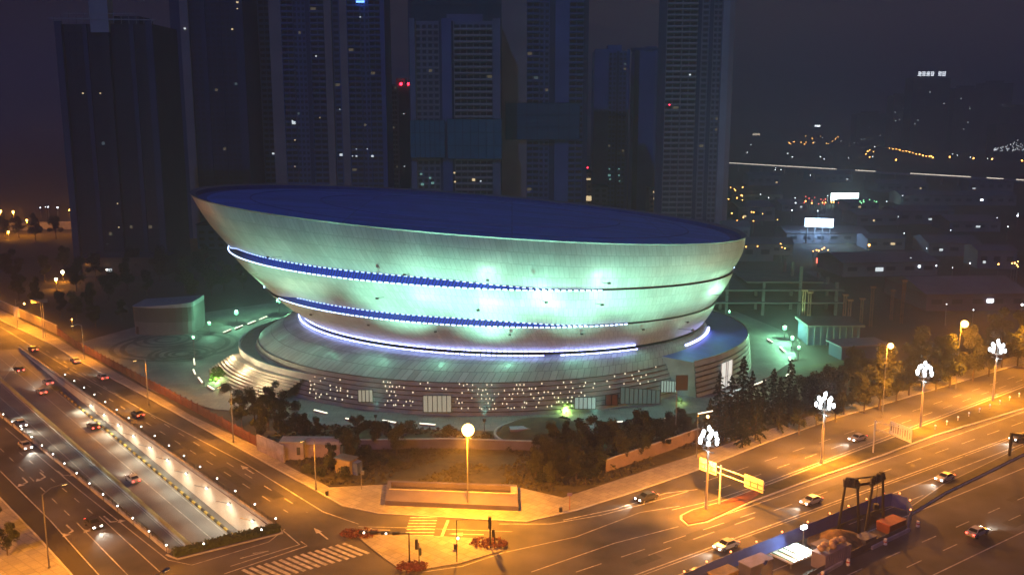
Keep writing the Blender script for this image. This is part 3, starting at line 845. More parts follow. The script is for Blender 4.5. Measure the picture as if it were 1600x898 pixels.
for px, py in ((382, 563), (402, 580), (430, 596)):
    q = at(px, py, 2.5)
    lamp('POINT', q + Vector((-3, -5, 3.0)), 2600, (1., .78, .46), ar, .4)
# floodlights: the bright pools of light on the bowl
def wash(px, py, z, power, tx, ty, tz, cone, col=GREENW, size=.6):
    p = at(px, py, z)
    return p
fl_m = glow('floodlight_lens', GREENW, 22.)
def shell_pt(px, py, lo_, hi_):
    """point of the bowl between two rings seen at a photo pixel"""
    best = None
    for k in range(120):
        t = k / 119; d = mixd(lo_, hi_, t)
        for it in range(1):
            z = d['z0']
            for _ in range(6):
                p = at(px, py, z); z = d['z0'] + d['s'] * (p.x - d['cx'])
            v = abs(((p.x - d['cx']) / d['a']) ** 2 + ((p.y - d['cy']) / d['b']) ** 2 - 1)
            if p.y > d['cy'] + 10: continue
            if best is None or v < best[0]: best = (v, p)
    return best[1]
def flood(px, py, lo_, hi_, power, dz=0., dist=4.4, col=(.50, 1., .74)):
    power *= .8
    p = shell_pt(px, py, lo_, hi_); nn = Vector(((p.x + 8) / 76 ** 2, (p.y - 268) / 53 ** 2, 0)).normalized()
    q = p + nn * dist + Vector((0, 0, dz))
    f = MB(); f.box(q + nn * .25, (.7, .3, .45), math.atan2(nn.y, nn.x) + math.pi / 2); f.tube(p + Vector((0, 0, -.6)), q + nn * .2, .06, .06, 5)
    fo = f.build('floodlight', M_dark, ar)
    lamp('SPOT', q, power, col, ar, .3, p + Vector((0, 0, dz * .3)), 172, 1.)
for a in ((762, 432, L1, RIM, 2400), (940, 437, L1, RIM, 2300), (848, 466, L2, L1, 2000), (748, 478, L2, L1, 300), (600, 460, L2, L1, 500), (1112, 457, L2, L1, 3800),
          (440, 398, L1, RIM, 350), (402, 425, L2, L1, 500), (930, 470, L2, L1, 900), (640, 424, L1, RIM, 600), (1060, 510, FT, L2, 500)):
    flood(*a)
# masts on the plaza that carry the big green floodlights
lamp_masts = []
def mast(px, py, base_py, label, power=9000, globe=.62, col=(.34, 1., .55), ray=None):
    b = at(px, base_py); h = max(3.5, height_over(b, py))
    o = thing('plaza_lamp', label, 'lamp', (b.x, b.y, .16), 'green lamps around the plaza')
    MB().tube((b.x, b.y, .16), (b.x, b.y, h), .12, .08, 8).build('pole', M_steel, o)
    MB().tube((b.x, b.y, h - .5 - globe), (b.x, b.y, h - .05 - globe), .1, .4, 8).build('lamp_cup', M_steel, o)
    MB().ball((b.x, b.y, h - .1), globe, 10, 8).build('globe', glow('green_globe', (.22, 1., .48), 2.6), o)
    lamp('POINT', (b.x, b.y, h + .2 + globe), power * 1.0, col, o, .25)
    return o
mast(436, 470, 492, 'bright green lamp on a pole nearest the left tip of the bowl', 7000, .8)
mast(370, 488, 506, 'green lamp on a pole with a wide glow beside the row of light bars', 6500, .72)
mast(328, 508, 522, 'green lamp on a pole above the stone rings', 2600, .5)
mast(304, 527, 560, 'pale green lamp on a tall thin pole beside the curved row of light bars', 1800, .36)
mast(1225, 512, 530, 'green lamp on a pole at the rear end of the right forecourt', 15000, .66)
mast(1237, 529, 546, 'green lamp on a pole in the middle of the trio by the dark site building', 9000, .56)
mast(1247, 543, 562, 'green lamp on a pole nearest the street in the trio by the dark site building', 7000, .45)
mast(1139, 490, 503, 'small green lamp peeping out behind the side wing', 900, .35)
# wall washers: floodlights standing on the podium roof edge and the forecourt, aimed up at the bowl
def washer(x, y, z, power, aim, cone=76, col=(.36, 1., .70), label=''):
    power *= 1.12
    o = thing('floodlight', label, 'floodlight', (x, y, z), 'floodlights in front of the bowl')
    d = (Vector(aim) - Vector((x, y, z + 3))).normalized(); q = Vector((x, y, z + 3.4))
    MB().box((x, y, z + .15), (1., 1., .3)).build('base', M_conc, o)
    MB().tube((x, y, z + .2), (x, y, z + 3.1), .1, .08, 6).build('stand', M_steel, o)
    MB().tube(q - d * .35, q + d * .25, .3, .42, 10).build('head', M_dark, o)
    lamp('SPOT', q + d * .4, power, col, o, .5, aim, cone, .75)
for i, (x, y, pw_, ax, az_) in enumerate(((-58, 216, 46000, -58, 43), (-30, 202, 80000, -26, 46), (-6, 199, 98000, -4, 47), (18, 199, 94000, 18, 45), (38, 206, 66000, 37, 41), (56, 216, 44000, 52, 38))):
    washer(x, y, .16, pw_, (ax, (218 if abs(ax) < 30 else 226) + (8 if ax > 45 else 0), az_),
           label=['floodlight on a short stand on the forecourt, nearest the garden', 'floodlight on a short stand on the forecourt in front of the narrow lit window', 'floodlight on a short stand on the forecourt before the middle of the bowl',
                  'floodlight on a short stand on the forecourt beside the grass mound', 'floodlight on a short stand on the forecourt facing the glazed doors', 'floodlight on a short stand on the forecourt by the cedar trees'][i])

# added fill lights under the lower ledge, greening the podium roof and plaza
for k, dg in enumerate((188, 206, 224, 242, 258, 274, 290, 306, 322, 340)):
    t = R(dg); d = mixd(L2, FT, .25); X = d['cx'] + d['a'] * math.cos(t); p = Vector((X, 268 + d['b'] * math.sin(t), d['z0'] + d['s'] * (X - d['cx'])))
    nn = Vector(((p.x + 6) / 63 ** 2, (p.y - 268) / 50 ** 2, 0)).normalized(); q = p + nn * 1.3
    f = MB(); f.box(q, (.6, .35, .35), math.atan2(nn.y, nn.x) + math.pi / 2); f.tube(p - nn * .3, q, .05, .05, 5); f.build('floodlight', M_dark, ar)
    lamp('SPOT', q + nn * .5 - Vector((0, 0, .3)), 2300, (.36, 1., .66), ar, .3, q + nn * 14 + Vector((0, 0, -13)), 160, .8)

# ------------------------------------------------------------------ street lighting
M_sodium = glow('sodium_lens', (1., .56, .16), 10.)
M_sodium_far = glow('sodium_far', (1., .44, .09), 16., sample=False)
M_globe = glow('magnolia_globe', (.86, .95, 1.), 13.)
def pole_lamp(base, h, head, power, label, name='street_lamp', lens=.22, cone=150, glowing=False, col=SODIUM, group=None, reach=.5, pshare=.05):
    """tapered pole with a curved arm to a head; the lens shines down"""
    o = thing(name, label, 'street lamp', base, group)
    top = Vector((base.x, base.y, h)); hd_ = Vector(head)
    MB().tube((base.x, base.y, 0), (base.x, base.y, .5), .22, .2, 8).tube((base.x, base.y, .5), top, .13, .07, 8).build('pole', M_steel, o)
    mid = top.lerp(hd_, .45) + Vector((0, 0, .35))
    MB().path([top - Vector((0, 0, .1)), mid, hd_], .055, 6).build('arm', M_steel, o)
    d = (hd_ - top); d.z = 0; d = d.normalized() if d.length > .01 else Vector((1, 0, 0)); a = math.atan2(d.y, d.x)
    hb_ = MB().box((hd_.x + d.x * .3, hd_.y + d.y * .3, hd_.z), (1.1, .42, .18), a, .8)
    ho_ = hb_.build('lamp_head', M_steel, o)
    if glowing:
        MB().ball((hd_.x + d.x * .3, hd_.y + d.y * .3, hd_.z - .1), lens, 12, 9).build('lens', M_sodium, ho_)
        q = Vector((hd_.x + d.x * .3, hd_.y + d.y * .3, hd_.z - .35 - lens))
        lamp('SPOT', q, power * .9, col, o, .3, q - Vector((0, .01, 5)), 150, .7); lamp('POINT', q, power * pshare, col, o, .25)
        lamp('SPOT', q + Vector((0, -lens, lens)), power * .8, col, o, .3, q + Vector((0, -10, -2.5)), 165, .8)
    else:
        MB().box((hd_.x + d.x * .3, hd_.y + d.y * .3, hd_.z - .11), (.7, .3, .05), a).build('lens', M_sodium, ho_)
        lamp('SPOT', (hd_.x + d.x * .3, hd_.y + d.y * .3, hd_.z - .2), power, col, o, .25, (hd_.x + d.x * (.3 + reach), hd_.y + d.y * (.3 + reach), 0), cone, .7)
    return o
def ground_lamp(px, base_py, py, arm, power, label, **k):
    b = at(px, base_py); h = height_over(b, py); b.z = .14
    return pole_lamp(b, h, (b.x + arm[0], b.y + arm[1], h + .3), power, label, **k)
# the great sodium lamp in front of the arena
b0 = at(731, 793); h0 = height_over(b0, 667)
pole_lamp(Vector((b0.x, b0.y, .14)), h0 - .4, (b0.x + .2, b0.y - 1.5, h0 + .2), 96000, 'brightest orange street lamp, glaring on its thin pole in front of the arena', lens=1.1, glowing=True)
ground_lamp(1493, 607, 506, (.3, -.6), 20000, 'glaring orange street lamp standing over the two lit trees on the right', pshare=1.1, lens=.9, glowing=True)
ground_lamp(1378, 652, 540, (.3, -.6), 11000, 'orange street lamp half hidden in the crown of a lit roadside tree', pshare=1.1, lens=.65, glowing=True)
ground_lamp(1600, 575, 506, (.3, -.6), 15000, 'orange street lamp cut by the right edge of the picture', pshare=1.1, lens=.75, glowing=True)
RD = Vector((nA.x, nA.y, 0)) * -1
for px, bpy_, tpy, lab in ((494, 766, 686, 'tall unlit looking pole lamp by the pavement near the street corner'), (365, 692, 603, 'pole lamp on the pavement beside the white painted wall'),
                          (232, 632, 562, 'pole lamp on the pavement beside the dark red fence'), (132, 562, 508, 'pole lamp on the pavement where the fence begins'),
                          (68, 528, 468, 'pole lamp under the dark hanging sign on the upper pavement')):
    ground_lamp(px, bpy_, tpy, (RD.x * 2.2, RD.y * 2.2), 31000, lab, cone=155)
ground_lamp(-20, 500, 455, (4.2, -1.5), 30000, 'lit orange lamp at the left edge above the upper road', glowing=True, lens=.42)
ground_lamp(28, 512, 474, (3.2, -1.2), 20000, 'small lit orange lamp on an arm beside the hanging sign', glowing=True, lens=.34)
b = at(77, 888); h = height_over(b, 772); q = at(97, 756, h + 1)
pole_lamp(b, h, q, 20000, 'pole lamp with a long curved arm and pale head over the turning arrows', col=SODIUM)
for x, y, pw_, lab in ((-112, 150, 90000, 'street lamp on the lower left pavement by the first arrows'), (-84, 122, 60000, 'street lamp below the turning lanes near the tree'), (-44, 106, 100000, 'street lamp at the near side of the zebra crossing'),
                  (-8, 104, 110000, 'street lamp facing the pointed traffic island'), (30, 108, 42000, 'street lamp before the near end of the building site'), (-138, 186, 90000, 'street lamp at the left end of the near carriageway')):
    pole_lamp(Vector((x, y, 0)), 14., (x + 1.5, y + 3., 14.4), pw_, lab, cone=150, reach=10)
# magnolia lamps with their bunch of white globes
def magnolia(px, py, base_py, label, power=9000, sod=54000, tw=0.):
    b = at(px - (px - 800) * .016, base_py); h = height_over(b, py)
    o = thing('magnolia_lamp', label, 'street lamp', (b.x, b.y, .2), 'lamps with bunches of white globes on the median')
    MB().tube((b.x, b.y, .2), (b.x, b.y, 1.2), .38, .30, 10).tube((b.x, b.y, 1.2), (b.x, b.y, h - 1.6), .25, .19, 10).tube((b.x, b.y, h - 1.7), (b.x, b.y, h - 1.35), .2, .5, 10).build('column', mat('lamp_column', (.45, .42, .36), .5, vary=.1), o)
    arms = MB()
    for ring_, (n_, rr, zz) in enumerate(((6, 1.65, -.45), (5, 1.2, .75), (1, 0., 1.75))):
        for i in range(n_):
            a = 2 * math.pi * (i + .5 * ring_) / n_ + .3 + tw
            c = (b.x + rr * math.cos(a), b.y + rr * math.sin(a), h + zz)
            arms.path([(b.x, b.y, h - 1.5), (b.x + rr * .7 * math.cos(a), b.y + rr * .7 * math.sin(a), h + zz - 1.05), (c[0], c[1], c[2] - .45)], .05, 5)
            MB().ball(c, .31, 9, 8, 1.6).build('globe', M_globe, o)
    arms.build('arms', M_steel, o)
    lamp('POINT', (b.x, b.y, h + 3.2), power * .16, COOLW, o, 1.2)
    lamp('SPOT', (b.x, b.y, h - 2.2), power * .35, COOLW, o, .5, (b.x, b.y, 0), 120)
    # two small orange heads under the bunch light the carriageways
    for sgn in (-1, 1):
        p = Vector((b.x, b.y, h - 2.4)) + nR * sgn * 1.1
        x_ = MB().tube((b.x, b.y, h - 2.5), p, .05, .05, 5).box(p, (.5, .35, .16), math.atan2(nR.y, nR.x)).build('side_head', M_steel, o)
        lamp('SPOT', p - Vector((0, 0, .3)), sod, SODIUM, o, .25, Vector((p.x, p.y, 0)) + nR * (15 if sgn > 0 else -5), 158 if sgn > 0 else 128, .6)
magnolia(1108, 684, 797, 'lamp with a bunch of white globes at the tip of the median, nearest the arena', tw=0)
magnolia(1291, 629, 725, 'lamp with a bunch of white globes between the two road signs', tw=.4)
magnolia(1448, 579, 668, 'lamp with a bunch of white globes just beyond the ribbed pale sign', tw=.9)
magnolia(1563, 544, 627, 'farthest lamp with a bunch of white globes on the median', tw=1.3)
b_ = rl(175, -3)
for u, v in ((60, 19.6), (95, 19.6), (130, 19.8), (20, 36)):
    p = rl(u, v); pole_lamp(p, 12., p - nR * 2 + Vector((0, 0, 12.3)), 44000, 'street lamp on the verge beside the lower carriageway, %s' % {60: 'next to the building site', 95: 'beyond the building site', 130: 'at the far right', 20: 'below the site'}[u]) if u > 80 else None
# short lamp with a tube light and an orange bulb, flag pole sign
b = at(1088, 716); h = height_over(b, 646)
o = thing('street_lamp', 'thin pole lamp with a pale tube and one small orange bulb by the cedar trees', 'street lamp', b)
MB().tube(b, (b.x, b.y, h), .1, .07, 6).build('pole', M_steel, o)
MB().tube((b.x, b.y, h), (b.x + 3., b.y + .3, h + .5), .13, .13, 6).build('tube_light', glow('tube_warm', (1., .85, .6), 2.2), o)
MB().ball((b.x + 2., b.y, h - .6), .3, 9, 7).build('bulb', M_sodium, o)
lamp('POINT', (b.x + 2, b.y, h - 1.1), 3000, SODIUM, o, .15)

# ------------------------------------------------------------------ light bars, plaza furniture
M_bar = glow('bar_light', (1., .90, .66), 1.9)
def bar(px0, py0, px1, py1, label, grp='low light bars edging the plaza'):
    a = at(px0, py0, .6); b = at(px1, py1, .6); c = (a + b) / 2; d = b - a
    o = thing('light_bar', label, 'light bar', (c.x, c.y, .16), grp)
    MB().box((c.x, c.y, .34), (d.length, .45, .36), math.atan2(d.y, d.x)).build('base', M_conc, o)
    MB().box((c.x, c.y, .62), (d.length, .34, .16), math.atan2(d.y, d.x)).build('diffuser', M_bar, o)
BL = [(349, 519, 361, 514), (367, 513, 379, 508), (387, 506, 399, 501), (405, 499, 417, 494), (491, 640, 511, 645), (540, 653, 560, 657), (598, 656, 620, 660), (656, 661, 680, 663), (948, 660, 973, 658), (1039, 653, 1054, 649),
      (1199, 529, 1207, 534), (1219, 542, 1226, 549), (1233, 558, 1237, 566), (1228, 588, 1236, 578), (1176, 602, 1196, 594), (302, 577, 305, 584), (310, 589, 316, 597), (325, 602, 334, 608), (303, 560, 304, 569)]
WH = ['west of the arena, first from the stone rings', 'west of the arena, second from the stone rings', 'west of the arena, third from the stone rings', 'west of the arena, next to the bowl', 'on the green lit lawn corner', 'in front of the narrow lit window',
      'between the two lit windows', 'below the wide lit window', 'by the glazed doors', 'beside the hanging billboard', 'at the rear of the right forecourt', 'behind the green lamp trio', 'below the green lamp trio', 'behind the tallest cedars', 'longest one behind the cedars',
      'upper of the three by the bright bush', 'middle of the three by the bright bush', 'lowest of the three by the bright bush', 'under the thin pale green lamp']
for t, wv in zip(BL, WH): bar(*t, 'low warm light bar ' + wv)
# round lodge on the west plaza
b = at(254, 523); lg = thing('lodge', 'small dark curved lodge with a slanted roof on the west plaza', 'building', b)
lp = []
for k in range(13):
    a = R(180 + 180 * k / 12); lp.append(Vector((b.x + 9.3 * math.cos(a) + 0, b.y + 3.2 * math.sin(a) + 2, 0)))
lp += [Vector((b.x + 9.3, b.y + 13, 0)), Vector((b.x - 9.3, b.y + 13, 0))]
lm_ = MB(); M_lodge = mat('lodge_wall', (.12, .125, .13), .7, vary=.15); M_lodge2 = mat('lodge_upper', (.05, .06, .06), .5, vary=.15)
lm_.prism(lp, 0, 4.2); lm_.build('wall', M_lodge, lg); MB().prism([p + Vector(((p.x - b.x) * .015, 0, 0)) for p in lp], 4.2, 8.8).build('upper_wall', M_lodge2, lg)
n_ = len(lp); rf = MB(); rf.add([(p.x + (p.x - b.x) * .03, p.y - .2, 8.8) for p in lp] + [(p.x + (p.x - b.x) * .03, p.y - .2, 9.6 + (p.x - b.x) * .07) for p in lp], [tuple(range(n_, 2 * n_)), tuple(range(n_ - 1, -1, -1))] + [(i, (i + 1) % n_, n_ + (i + 1) % n_, n_ + i) for i in range(n_)])
rf.build('roof', mat('lodge_roof', (.22, .26, .30), .5), lg)
MB().box((b.x - 7.6, b.y + .28, 1.3), (1.2, .3, 2.6)).build('door', M_dark, lg)
# planter / sunken basin at the corner
bc = [at(606, 758), at(808, 765), at(810, 799), at(602, 790)]
bs = thing('stone_basin', 'long low sunken basin of purplish stone at the street corner', 'basin', (bc[0] + bc[2]) / 2)
M_purple = mat('purple_stone', (.12, .10, .13), .7, vary=.18, scale=.5)
tl, tr_, br_, bl = bc
fr_ = lambda u, v: tl.lerp(tr_, u).lerp(bl.lerp(br_, u), v)
MB().prism([fr_(0, .42), fr_(1, .42), fr_(1, 1), fr_(0, 1)], .1, 1.0).build('front_block', M_purple, bs)
MB().prism([fr_(0, 0), fr_(1, 0), fr_(1, .08), fr_(0, .08)], .1, 1.05).build('back_wall', M_purple, bs)
MB().prism([fr_(0, .085), fr_(.03, .085), fr_(.03, .415), fr_(0, .415)], .1, 1.03).build('side_wall', M_purple, bs)
MB().prism([fr_(.95, .085), fr_(1, .085), fr_(1, .415), fr_(.95, .415)], .1, 1.03).build('side_wall', M_conc, bs)
MB().prism([fr_(.031, .086), fr_(.949, .086), fr_(.949, .414), fr_(.031, .414)], .1, .2).build('basin_floor', mat('basin_floor', (.05, .045, .06), .4), bs)
MB().wallline([fr_(0.02, .44), fr_(.98, .44)], .3, .9, .22).build('coping', M_kerb, bs)
# garden wall, mound, lawn buildings
def simple_wall(name, label, pts, hgt, wd, m, z0=0., cap=True):
    o = thing(name, label, 'wall', pts[0]); MB().wallline(pts, wd, z0, hgt).build('panel', m, o)
    if cap: MB().wallline(pts, wd + .12, z0 + hgt, .12).build('coping', M_kerb, o)
    return o
simple_wall('garden_wall', 'low pale purplish wall across the lawn behind the glaring lamp', P((560, 702), (700, 700), (925, 707)), 2.1, .5, mat('pale_violet_wall', (.13, .12, .17), .8, vary=.25, scale=.4))
simple_wall('garden_wall', 'pinkish wall behind the trees along the avenue pavement', P((946, 738), (1051, 702), (1100, 684)), 2.6, .3, mat('pink_wall', (.20, .145, .13), .8, vary=.2, scale=.5))
mw = thing('painted_wall', 'white wall with faded painted panels by the left pavement', 'wall', at(403, 704))
MB().wallline(P((403, 704), (445, 722)), .35, 0, 3.6).build('panel', mat('painted_white', (.36, .32, .31), .8, vary=.3, scale=.8), mw)
pn = MB()
a, bq = at(403, 704), at(445, 722)
for k in range(7):
    q = a.lerp(bq, .1 + k * .13) + Vector((.10, -.16, 0)); pn.box((q.x, q.y, 1.8), (.9, .12, 1.7 if k % 2 else 1.1), math.atan2(bq.y - a.y, bq.x - a.x))
pn.build('painted_panels', mat('faded_panel', (.30, .22, .26), .8, vary=.3), mw)
gh = thing('gatehouse', 'small pale gatehouse with one dark window at the end of the painted wall', 'building', at(457, 722))
g = at(457, 719); MB().box((g.x, g.y + 1.5, 1.9), (4.6, 3., 3.8)).build('wall', mat('gatehouse_wall', (.38, .33, .31), .8, vary=.2), gh)
MB().box((g.x, g.y + 1.5, 3.92), (5., 3.4, .24)).build('roof', M_conc, gh); MB().box((g.x + 1.3, g.y - .02, 2.0), (.7, .12, 1.6)).build('window', M_glass, gh)
hutp = at(540, 741); hu = thing('hut', 'small yellowish hut with a blue end among the corner trees', 'building', hutp)
MB().box((hutp.x, hutp.y + 1, 1.5), (3.6, 2.4, 3.), -.5).build('wall', mat('hut_wall', (.30, .24, .14), .8, vary=.2), hu); MB().box((hutp.x, hutp.y + 1, 3.1), (4., 2.8, .2), -.5).build('roof', M_steel, hu)
MB().box((hutp.x + 2.3, hutp.y + .2, 1.3), (1.2, 1.6, 2.6), -.5).build('end_panel', mat('hut_blue', (.08, .12, .3), .6), hu)
hg = thing('garden_pavilion', 'pale curved shelter half hidden by bushes on the corner lawn', 'building', at(500, 715)); q = at(500, 712)
MB().box((q.x, q.y, 1.5), (9, 2.5, 3.), -.05).build('wall', mat('shelter_wall', (.40, .32, .27), .8, vary=.3), hg)
sm = MB()
for k in range(9):
    a0 = math.pi * k / 8; sm.v += []
rows = [[Vector((q.x - 4.8 + 9.6 * u, q.y + 1.6 * math.cos(math.pi * v / 6), 3. + 1.1 * math.sin(math.pi * v / 6))) for u in (0, .5, 1)] for v in range(7)]
sm.grid(rows, closed=False); sm.build('roof', M_conc, hg)
mo = thing('grass_mound', 'lens shaped grass mound with a pale rim in front of the podium', 'mound', at(850, 685)); c = at(850, 680)
R_ = []
for j, (f, z) in enumerate(((1, .1), (.93, 1.0), (.75, 2.0), (.5, 2.6), (.25, 2.9), (.01, 3.0))):
    R_.append([Vector((c.x + 10.5 * f * math.cos(2 * math.pi * i / 40), c.y + 9 * f * math.sin(2 * math.pi * i / 40), z)) for i in range(40)])
MB().grid(R_, closed=True).build('turf', M_grass, mo, smooth=True)
ri = MB(); rr = [Vector((c.x + 10.7 * math.cos(2 * math.pi * i / 40), c.y + 9.2 * math.sin(2 * math.pi * i / 40), .1)) for i in range(41)]
ri.wallline(rr, .5, .1, .7); ri.build('rim', M_kerb, mo)
q = at(818, 672, 2); MB().box((q.x, q.y, 2.4), (6, 2.2, .5), .12).build('skylight', mat('skylight_pale', (.2, .18, .2), .4), mo)
# fences
def slat_fence(label, pts, h, m):
    t = thing('fence', label, 'fence', pts[0]); f = MB(); ps = MB()
    for a, b in zip(pts, pts[1:]):
        L = (b - a).length; k = max(1, int(L / 3)); an = math.atan2(b.y - a.y, b.x - a.x)
        for i in range(k + 1):
            q = a.lerp(b, i / k); ps.box((q.x, q.y, h / 2 + .1), (.22, .22, h + .25), an)
        for z in (.35, .8, 1.25, 1.7, 2.1):
            if z < h: f.wallline([a, b], .08, z - .16, .30)
    f.add(ps.v, ps.f); f.build('boards', m, t)
slat_fence('long dark reddish board fence along the west plaza and pavement', P((90, 523), (118, 543), (235, 607), (300, 641), (402, 698)), 2.4, mat('red_board', (.14, .055, .04), .7, vary=.35, scale=.8))
simple_wall('boundary_wall', 'pale orange lit wall at the upper left above the pavement', P((-90, 445), (0, 481), (90, 522)), 2.8, .3, mat('ochre_wall', (.28, .23, .17), .8, vary=.2))

# ------------------------------------------------------------------ signs
M_sign = mat('sign_back', (.62, .60, .52), .5, vary=.06)
b = at(1124, 789); sg = thing('road_sign', 'T shaped gantry with two pale direction boards at the tip of the median', 'road sign', b)
e0, e1 = at(1085, 731, 6.4), at(1177, 768, 6.2); mid = Vector((b.x, b.y, 6.3))
dS = (e1 - e0); dS.z = 0; dS.normalize()
W0 = -(Vector((e0.x, e0.y, 0)) - Vector((b.x, b.y, 0))).length; W1 = (Vector((e1.x, e1.y, 0)) - Vector((b.x, b.y, 0))).length
MB().tube(b, (b.x, b.y, 7.6), .2, .16, 8).build('post', M_sign, sg)
bm_ = MB()
for z in (6.0, 7.1): bm_.tube(mid + dS * W0 + Vector((0, 0, z - 6.3)), mid + dS * W1 + Vector((0, 0, z - 6.3)), .12, .12, 6)
bm_.build('beam', M_sign, sg)
nS = Vector((dS.y, -dS.x, 0))
for u0, u1 in ((W0, W0 + 3.9), (W1 - 4.0, W1)):
    c = mid + dS * (u0 + u1) / 2 + nS * .25
    pb_ = MB().box((c.x, c.y, 6.6), (u1 - u0, .12, 2.3), math.atan2(dS.y, dS.x)).build('board', M_sign, sg)
    fm = MB()
    for z in (6.75, 5.9): fm.box((c.x + nS.x * .1, c.y + nS.y * .1, z), (u1 - u0 - .3, .06, .12), math.atan2(dS.y, dS.x))
    for t in (.33, .7): qq = c + dS * (u1 - u0) * (t - .5) + nS * .1; fm.box((qq.x, qq.y, 6.4), (.1, .06, 1.2), math.atan2(dS.y, dS.x))
    fm.build('ribs', M_steel, pb_)
b = at(1364, 708); sg = thing('road_sign', 'cantilever road sign with one large pale ribbed board over the median', 'road sign', b)
h = height_over(b, 656); MB().tube(b, (b.x, b.y, h), .17, .13, 8).build('post', M_sign, sg)
zt2 = h - .2; p0 = at(1391, 662, zt2 - .3); p1 = at(1425, 678, zt2 - .6); d_ = Vector((p1.x - p0.x, p1.y - p0.y, 0)); an = math.atan2(d_.y, d_.x); c = (p0 + p1) / 2
bm_ = MB()
for z in (h - .35, h - 2.0): bm_.tube((b.x, b.y, z), (c.x, c.y, z), .1, .1, 6)
bm_.build('arm', M_sign, sg)
bd = MB().box((c.x, c.y, h - 1.2), (d_.length, .14, 2.9), an).build('board', M_sign, sg)
st = MB(); nn = Vector((math.sin(an), -math.cos(an), 0)) * .1; rs = random.Random(5)
for k in range(9):
    qq = c + d_ * (-.42 + .105 * k) + nn; st.box((qq.x, qq.y, h - 1.1 - (.2 if k % 3 else 0)), (.09 if k % 3 else .2, .06, 2.0 if k % 2 else 1.3), an)
st.build('lettering', mat('sign_ink', (.12, .09, .07), .6), bd)
b = at(1577, 713); sg = thing('sign_gantry', 'black angular gantry over the lower carriageway at the right edge', 'gantry', b); h = height_over(b, 676)
e = b - nR * 16; MB().box((b.x, b.y, h / 2), (.45, .45, h)).build('post', M_dark, sg)
e = Vector((b.x + 14, b.y - 9, 0)); MB().tube((b.x, b.y, h - .15), (e.x, e.y, h - .15), .25, .25, 6).build('beam', M_dark, sg); MB().box((e.x, e.y, h / 2), (.45, .45, h)).build('post', M_dark, sg)
b = at(1055, 686); bb = thing('billboard', 'square dark billboard on a tall pole in front of the glazed doors', 'billboard', b); h = height_over(b, 586)
MB().tube(b, (b.x, b.y, h), .16, .12, 8).build('pole', M_steel, bb); MB().box((b.x + 1., b.y, h - 1.6), (2.6, .3, 3.3)).build('panel', mat('billboard_panel', (.025, .035, .035), .6, vary=.1), bb)
b = at(68, 527); hs = thing('hanging_sign', 'dark flat sign on an arm above the upper pavement', 'sign', b); h = height_over(b, 468)
MB().tube((b.x + .4, b.y + .5, 0), (b.x + .4, b.y + .5, h), .1, .1, 6).build('pole', M_steel, hs); MB().box((b.x, b.y - .6, h - .3), (4.6, .25, 1.1), .35).build('panel', mat('grey_sign', (.10, .09, .09), .6), hs)
b = at(28, 510); ws = thing('banner_board', 'upright pale board on a pole on the upper pavement', 'sign', b); MB().tube(b, (b.x, b.y, 9), .1, .08, 6).build('pole', M_steel, ws); MB().box((b.x, b.y, 4.8), (1.8, .2, 3.4)).build('panel', mat('pale_board', (.5, .45, .38), .7), ws)
# traffic lights on the island
def heads(mb, p, n, ang): 
    for k in range(n): mb.box((p.x, p.y, p.z - .45 * k), (.42, .3, .42), ang)
b = at(640, 884); tl_ = thing('traffic_light', 'traffic light on a long mast arm reaching over the crossing', 'traffic light', b); h = height_over(b, 832)
e = at(578, 848, h - .2); e2 = Vector((b.x - 7.2, b.y + .6, h - .1))
MB().tube(b, (b.x, b.y, h), .14, .11, 8).build('mast', M_dark, tl_); MB().tube((b.x, b.y, h - .1), e2, .08, .06, 6).build('arm', M_dark, tl_)
hm_ = MB(); M_sigw = glow('signal_white', (1, .9, .7), 3., sample=False)
for k in range(4):
    t = .28 + .24 * k; q = Vector((b.x, b.y, h - .1)).lerp(e2, t); hm_.box((q.x, q.y - .1, q.z), (1.15, .35, .42), .1)
    if k in (1, 3): MB().ball((q.x + .2, q.y - .3, q.z), .19, 7, 5).build('signal_lens', M_sigw, tl_)
hm_.build('signal_heads', M_dark, tl_)
b = at(655, 886); t2 = thing('traffic_light', 'short traffic light with two stacked heads on the island', 'traffic light', b); h = height_over(b, 842)
MB().tube(b, (b.x, b.y, h - .5), .08, .08, 6).build('post', M_dark, t2); MB().box((b.x - .35, b.y, h - .8), (.45, .4, 1.6)).build('signal_head', M_dark, t2); MB().box((b.x + .2, b.y, h - 2.), (.38, .35, 1.2)).build('signal_head', mat('signal_green', (.04, .07, .05), .5), t2)
b = at(714, 878); t3 = thing('traffic_light', 'thin pole with a camera arm and one pale lens on the island', 'traffic light', b); h = height_over(b, 812)
MB().tube(b, (b.x, b.y, h), .09, .07, 6).build('post', M_dark, t3); MB().tube((b.x, b.y, h), (b.x + 1.8, b.y - .1, h + .2), .05, .05, 5).build('arm', M_dark, t3); MB().ball((b.x + .2, b.y - .1, h * .58), .24, 8, 6).build('signal_lens', M_sigw, t3)
b = at(766, 856); t4 = thing('traffic_light', 'dark thick traffic light column in the red shrubs at the island point', 'traffic light', b); h = height_over(b, 808)
MB().tube(b, (b.x, b.y, h - 1.5), .12, .12, 8).tube((b.x + .7, b.y, 0), (b.x + .7, b.y, h * .5), .1, .1, 6).build('post', M_dark, t4); MB().box((b.x - .05, b.y, h - .8), (.5, .45, 2.)).build('signal_head', M_dark, t4); MB().box((b.x + .5, b.y, h * .5), (.45, .4, 1.3)).build('signal_head', M_dark, t4)
